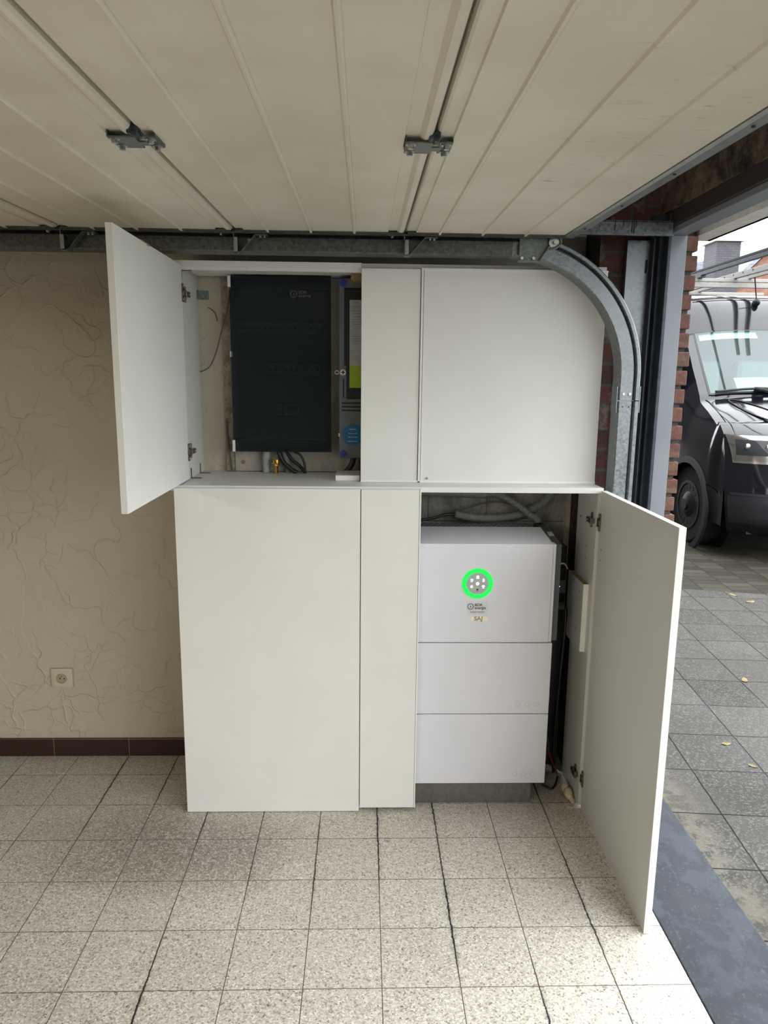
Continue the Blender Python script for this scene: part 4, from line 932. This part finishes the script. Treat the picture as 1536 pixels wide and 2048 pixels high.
for a, b in ((-wsl-.02, -wsl), (wsl, wsl+.02)): W(patch(9.9, 12.62, a, b, 0.009, 14, 2).build('windscreen_trim', 'van_plastic', van, 'all'))
W(patch(9.85, 10.0, -wsl, wsl, 0.010, 2, 30).build('scuttle_panel', 'van_plastic', van, 'all'))
W(patch(12.58, 12.66, -0.95, 0.95, 0.008, 2, 30).build('roof_gap', 'black', van, 'all'))
W(patch(15.0, 15.12, -0.80, 0.80, 0.008, 2, 30).build('roof_seam', 'black', van, 'all'))
# cab interior
W(MB().box(VX-0.84, VX+0.84, 6.85, 7.25, 1.15, 1.40, 0.05).build('dashboard', 'dash', van))
W(MB().box(VX-0.84, VX+0.84, 8.25, 8.30, 0.5, 2.3).build('bulkhead', 'seat', van))
for dx in (-0.5, 0.1, 0.55): W(MB().box(VX+dx-0.22, VX+dx+0.22, 7.75, 7.92, 0.9, 1.75, 0.06).build('seat_back', 'seat', van))
W(patch(11.85, 12.5, -0.86, -0.12, -0.03, 4, 8).build('sun_visor', 'visor', van, 'all'))
W(patch(10.12, 10.55, -0.62, -0.22, -0.02, 3, 6).build('papers', 'paper', van, 'all'))
# side skins with wheel arch
WC = (6.74, 0.355)
def side(sgn, low=False, sel=None, off=0.007):
    m = MB(); ys = [6.07+0.03*i for i in range(14 if low else 180)]
    SS = [i*0.02 for i in range(0, 950)]
    edge = [(VP(s, sgn), s) for s in SS]
    def top(y):
        best = None
        for p, s in edge:
            if s < 3.0: continue
            if p.y >= y: return p
        return edge[-1][0]
    V = []
    for y in ys:
        P = top(y); row = []
        for k in range(17):
            u = k/16; z = 0.28+(P.z-0.28)*u
            bulge = 1.02 - 0.03*max(0, (0.55-z))/0.3 - 0.012*max(0, z-1.25)
            xo = abs(P.x-VX); blend = max(0.0, (u-0.6)/0.4)**2 if P.z > 1.1 else u**2
            x = bulge*(1-blend)+xo*blend
            if y < 6.3: x = min(x, xo+(x-xo)*min(1, (y-6.07)/0.23))
            if low: x += off
            row.append((m.b.verts.new((VX+sgn*x, y, z)), y, z))
        V.append(row)
    for a, b in zip(V, V[1:]):
        for i in range(16):
            q = (a[i], a[i+1], b[i+1], b[i])
            cy = sum(v[1] for v in q)/4; cz_ = sum(v[2] for v in q)/4
            if math.hypot(cy-WC[0], cz_-WC[1]) < 0.43: continue
            if low and not (sel(cy, cz_) if sel else (cz_ <= 0.58 and cy <= 6.45)): continue
            m.b.faces.new([v[0] for v in q])
    bmesh.ops.delete(m.b, geom=[v for v in m.b.verts if not v.link_faces], context='VERTS')
    return m
W(side(-1).build('side_body', 'van_paint', van, 'all')); W(side(1).build('side_body', 'van_paint', van, 'all'))
W(MB().box(VX-0.80, VX+0.80, 6.0, 11.4, 0.22, 0.9).build('underbody', 'black', van))
W(MB().cyl((VX-0.78, WC[0], WC[1]), (VX-0.775, WC[0], WC[1]), 0.46, 32).build('wheel_well', 'black', van))
arch = MB().ring((VX-1.04, WC[0], WC[1]), (1, 0, 0), 0.465, 0.405, 0.03, 48); W(arch.build('wheel_arch_trim', 'van_plastic', van, True))
def wheel(x, sg, y):
    wh = W(MB().cyl((x, y, WC[1]), (x+sg*0.23, y, WC[1]), 0.36, 48, cap=True).ring((x-sg*0.006, y, WC[1]), (sg, 0, 0), 0.345, 0.235, 0.02, 48).build('tyre', 'tyre', van, True))
    MB().ring((x-sg*0.012, y, WC[1]), (sg, 0, 0), 0.235, 0.205, 0.02, 40).cyl((x-sg*0.004, y, WC[1]), (x+sg*0.01, y, WC[1]), 0.21, 40).cyl((x-sg*0.03, y, WC[1]), (x, y, WC[1]), 0.09, 24, r2=0.13).build('wheel_rim', 'rim', wh, True)
    hm = MB()
    for i in range(16):
        a = 2*PI*i/16; hm.cyl((x-sg*0.0065, y+0.172*math.cos(a), WC[1]+0.172*math.sin(a)), (x-sg*0.002, y+0.172*math.cos(a), WC[1]+0.172*math.sin(a)), 0.022, 12)
    hm.build('rim_holes', 'black', wh)
    MB().cyl((x-sg*0.05, y, WC[1]), (x-sg*0.03, y, WC[1]), 0.055, 20).build('hub_cap', 'van_plastic', wh, True)
for sg in (-1, 1): W(side(sg, True).build('bumper_corner', 'van_plastic', van, 'all'))
wheel(VX-0.985, 1, WC[0]); wheel(VX+0.985, -1, WC[0]); wheel(VX-0.985, 1, 10.35)
# front lamps, grille, bumper
def lamp(sg):
    tl = lambda lo, hi: ((lambda u: sg*(lo)), (lambda u: sg*(hi)))
    h = W(patch(4.35, 5.95, lambda u: sg*(0.955+0.035*u), lambda u: sg*0.42, 0.006, 14, 40).build('headlight', 'chrome', van, 'all', label='wide clear headlight'))
    o = patch(4.70, 5.62, lambda u: sg*0.935, lambda u: sg*0.44, 0.014, 10, 40).build('lamp_insert', 'black', h, 'all')
    o = patch(4.45, 5.9, lambda u: sg*(0.95+0.035*u), lambda u: sg*0.425, 0.024, 14, 40).build('lamp_lens', 'lens', h, 'all')
    mb = MB()
    for t_ in (0.86, 0.72, 0.58): p = VP(5.2, sg*t_, 0.016); mb.sphere(p, 0.028, (1, 0.4, 1))
    mb.build('lamp_reflector', 'chrome', h, 'all')
lamp(-1); lamp(1)
for sg in (-1, 1):
    W(side(sg, True, lambda cy, cz: cy < 6.19 and 0.84-(cy-6.07)*-0.9 < cz < 1.06).build('headlight_corner', 'chrome', van, 'all'))
W(patch(0.4, 2.6, -0.985, 0.985, 0.006, 8, 30).build('bumper', 'van_plastic', van, 'all'))
W(patch(2.6, 2.75, -0.97, 0.97, 0.012, 1, 30).build('bumper_ridge', 'van_plastic', van, 'all'))
W(patch(1.2, 2.3, -0.70, 0.70, 0.010, 4, 20).build('air_intake', 'black', van, 'all'))
for s0 in (1.45, 1.75, 2.05): W(patch(s0, s0+0.07, -0.74, 0.74, 0.018, 1, 20).build('intake_bar', 'van_plastic', van, 'all'))
W(patch(4.2, 5.7, -0.40, 0.40, 0.008, 5, 12).build('grille', 'van_plastic', van, 'all'))
for s0 in (4.5, 4.9, 5.3): W(patch(s0, s0+0.08, -0.40, 0.40, 0.016, 1, 12).build('grille_bar', 'chrome', van, 'all'))
# bonnet crease lines, shut line, wiper
def line_on(pts, r, name, mat):
    P = [VP(s, t_, 0.004) for s, t_ in pts]; W(MB().tube(P, r, 6).build(name, mat, van, 'all'))
line_on([(6.35, -0.42), (6.9, -0.55), (7.8, -0.70), (8.9, -0.76), (8.6, -0.62), (7.6, -0.45), (6.6, -0.38), (6.35, -0.42)], 0.007, 'bonnet_crease', 'black')
line_on([(5.9, -0.93), (6.8, -0.93), (7.8, -0.93), (8.8, -0.93), (9.3, -0.95)], 0.004, 'bonnet_shut_line', 'ink')
wp = MB().tube([VP(9.98, -0.86, 0.03), VP(10.0, -0.5, 0.035), VP(9.98, 0.0, 0.035)], 0.012, 8)
W(wp.build('wiper_blade', 'black', van, 'all'))
W(MB().tube([VP(9.96, -0.42, 0.03), VP(9.8, -0.30, 0.03), VP(9.6, -0.05, 0.03)], 0.012, 8).box(*(lambda p: (p.x-0.05, p.x+0.05, p.y-0.02, p.y+0.02, p.z-0.02, p.z+0.02))(VP(9.98, -0.42, 0.03))).build('wiper_arm', 'black', van, 'all'))
an = W(MB().sphere(VP(14.6, 0.0, 0.02), 0.05, (0.6, 1.3, 0.8)).build('antenna_base', 'van_plastic', van, 'all'))
pa = VP(14.6, 0.0, 0.03)
MB().cyl(pa, pa+Vector((-0.045, 0.0, 0.25)), 0.007, 8).build('antenna_rod', 'black', an)
# side window and mirror
W(MB().box(VX-1.012, VX-1.000, 7.25, 8.1, 1.35, 1.95, 0.02, rot=(0, 0.10, 0)).build('side_window', 'black', van))
# roof rack with its load
rk = thing('roof_rack', 'pale aluminium roof rack lying across the black van roof', 'roof rack', (VX, 8.0, 2.5))
def WW(o): return W(o)
for y in (8.1, 9.3, 10.6):
    W(MB().box(VX-0.92, VX+0.92, y-0.02, y+0.02, 2.60, 2.635, 0.004).box(VX-0.92, VX+0.92, y-0.025, y+0.02, 2.54, 2.59, 0.004).build('cross_bar', 'rack', rk))
    for sx in (-0.86, 0.86): W(MB().box(VX+sx-0.02, VX+sx+0.02, y-0.02, y+0.02, 2.44, 2.54).build('foot', 'rack', rk))
pr = thing('perforated_rail', 'pale perforated aluminium rails carried lengthwise on the van roof rack', 'rail', (4.06, 9.2, 2.636))
for i, dx in enumerate((0.0, 0.16)):
    MB().box(dx-0.02, dx+0.02, -1.9, 1.9, 0.0, 0.06, 0.003).build('rail', 'rack', pr)
    hm = MB()
    for k in range(16): hm.cyl((dx-0.0215, -1.5+0.2*k, 0.04), (dx-0.0195, -1.5+0.2*k, 0.04), 0.011, 10)
    hm.build('holes', 'ink', pr)
db = thing('dark_profile_bar', 'long dark metal bar running lengthwise above the van roof', 'bar', (3.66, 8.6, 2.636))
MB().box(-0.022, 0.022, -2.4, 2.2, 0.02, 0.060, 0.003).box(-0.03, 0.03, -0.6, -0.4, 0, 0.02).build('bar', 'steel_dark', db)
MB().box(-0.024, 0.022, -2.4, 2.2, 0.061, 0.085, 0.003).build('ribbed_top', 'black', db)

# ------------------------------------------------------------ house behind
hs = thing('house', 'brick house with grey slate roof and square chimney beyond the van', 'house', (14, 27, 0))
W(MB().poly([(8.0, 27.0, 3.0), (8.0, 27.0, 5.0), (24.0, 33.0, 8.6), (24.0, 33.0, 3.0)], (0.0, 0.3, 0.0)).build('rear_roof', 'slate', hs))
W(MB().poly([(12.9, 25.6, 2.5), (12.9, 25.6, 4.95), (15.2, 25.6, 7.2), (17.5, 25.6, 4.95), (17.5, 25.6, 2.5)], (0, 4, 0)).build('gable_wall', 'gable', hs))
W(MB().poly([(12.65, 25.4, 4.80), (15.2, 25.4, 7.35), (15.2, 25.4, 7.5), (12.5, 25.4, 4.85)], (0, 4.2, 0)).build('roof_verge', 'slate', hs))
W(MB().box(8.0, 24.0, 27.2, 34.0, -0.1, 3.2).build('wall', 'gable', hs))
ch = W(MB().box(11.80, 12.62, 25.0, 25.9, 2.5, 6.18).build('chimney', 'chimney', hs))
MB().box(11.72, 12.70, 24.92, 25.98, 6.18, 6.26).build('chimney_cap', 'concrete', ch)
MB().cyl((12.15, 25.4, 6.26), (12.15, 25.4, 6.75), 0.04, 12).box(12.0, 12.5, 25.38, 25.42, 6.62, 6.66).cyl((12.4, 25.4, 6.26), (12.4, 25.4, 6.75), 0.04, 12).build('chimney_pot', 'gutter_white', ch)

# ------------------------------------------------------------ leaves on the paving
def leaf(x, y, a, label, s=0.03):
    m = MB(); pts = [(-1, 0), (-0.5, 0.45), (0.1, 0.5), (0.7, 0.3), (1, 0), (0.6, -0.4), (0, -0.5), (-0.6, -0.35)]
    m.poly([(s*px, s*py, 0.004*(abs(px))) for px, py in pts], (0, 0, 0.0008))
    o = m.build('fallen_leaf', 'leaf'); o.location = (x, y, -0.0115); o.rotation_euler = (0, 0, a); tag(o, label, 'leaf')
leaf(2.74, 4.80, 0.4, 'yellow leaf on the paving nearest the van', 0.040)
leaf(2.70, 4.96, 2.0, 'brownish yellow leaf at the edge of the small cobbles', 0.035)
leaf(1.99, 3.46, 1.2, 'small yellow leaf in the middle of the paving', 0.03)
leaf(1.56, 2.80, 0.1, 'pale leaf fragment on the paving beside the open door', 0.022)
leaf(1.58, 2.62, 2.6, 'tiny curled leaf near the bluestone threshold', 0.018)

# ------------------------------------------------------------ small repeated fittings: one object per piece
def split_loose(o):
    me = o.data; n = len(me.vertices); par = list(range(n))
    def find(a):
        while par[a] != a: par[a] = par[par[a]]; a = par[a]
        return a
    for e in me.edges:
        a, b = find(e.vertices[0]), find(e.vertices[1])
        if a != b: par[a] = b
    groups = {}
    for p in me.polygons: groups.setdefault(find(p.vertices[0]), []).append(p)
    if len(groups) < 2: return
    first = True
    for g in groups.values():
        vi = sorted({v for p in g for v in p.vertices}); mp = {v: i for i, v in enumerate(vi)}
        nm = bpy.data.meshes.new(o.name.split('.')[0])
        nm.from_pydata([me.vertices[v].co[:] for v in vi], [], [[mp[v] for v in p.vertices] for p in g])
        nm.materials.append(me.materials[0])
        for q, p in zip(nm.polygons, g): q.use_smooth = p.use_smooth
        if first: target = o; first = False; keep = nm
        else:
            c = o.copy(); c.data = nm; col.objects.link(c)
    o.data = keep
ONE = {'hinge_screws': 'hinge_screw', 'slot': 'slot', 'tar_drips': 'tar_drip', 'splice_plate': 'splice_plate', 'screw_holes': 'screw_hole', 'profile_screws': 'profile_screw',
       'screws': 'screw', 'clamp_screws': 'clamp_screw', 'pin_holes': 'pin_hole', 'lamp_reflector': 'lamp_reflector', 'printed_lines': 'printed_line', 'moulded_dots': 'moulded_dot'}
for o in list(col.objects):
    b_ = o.name.split('.')[0]
    if o.type == 'MESH' and b_ in ONE:
        o.name = ONE[b_]; split_loose(o)
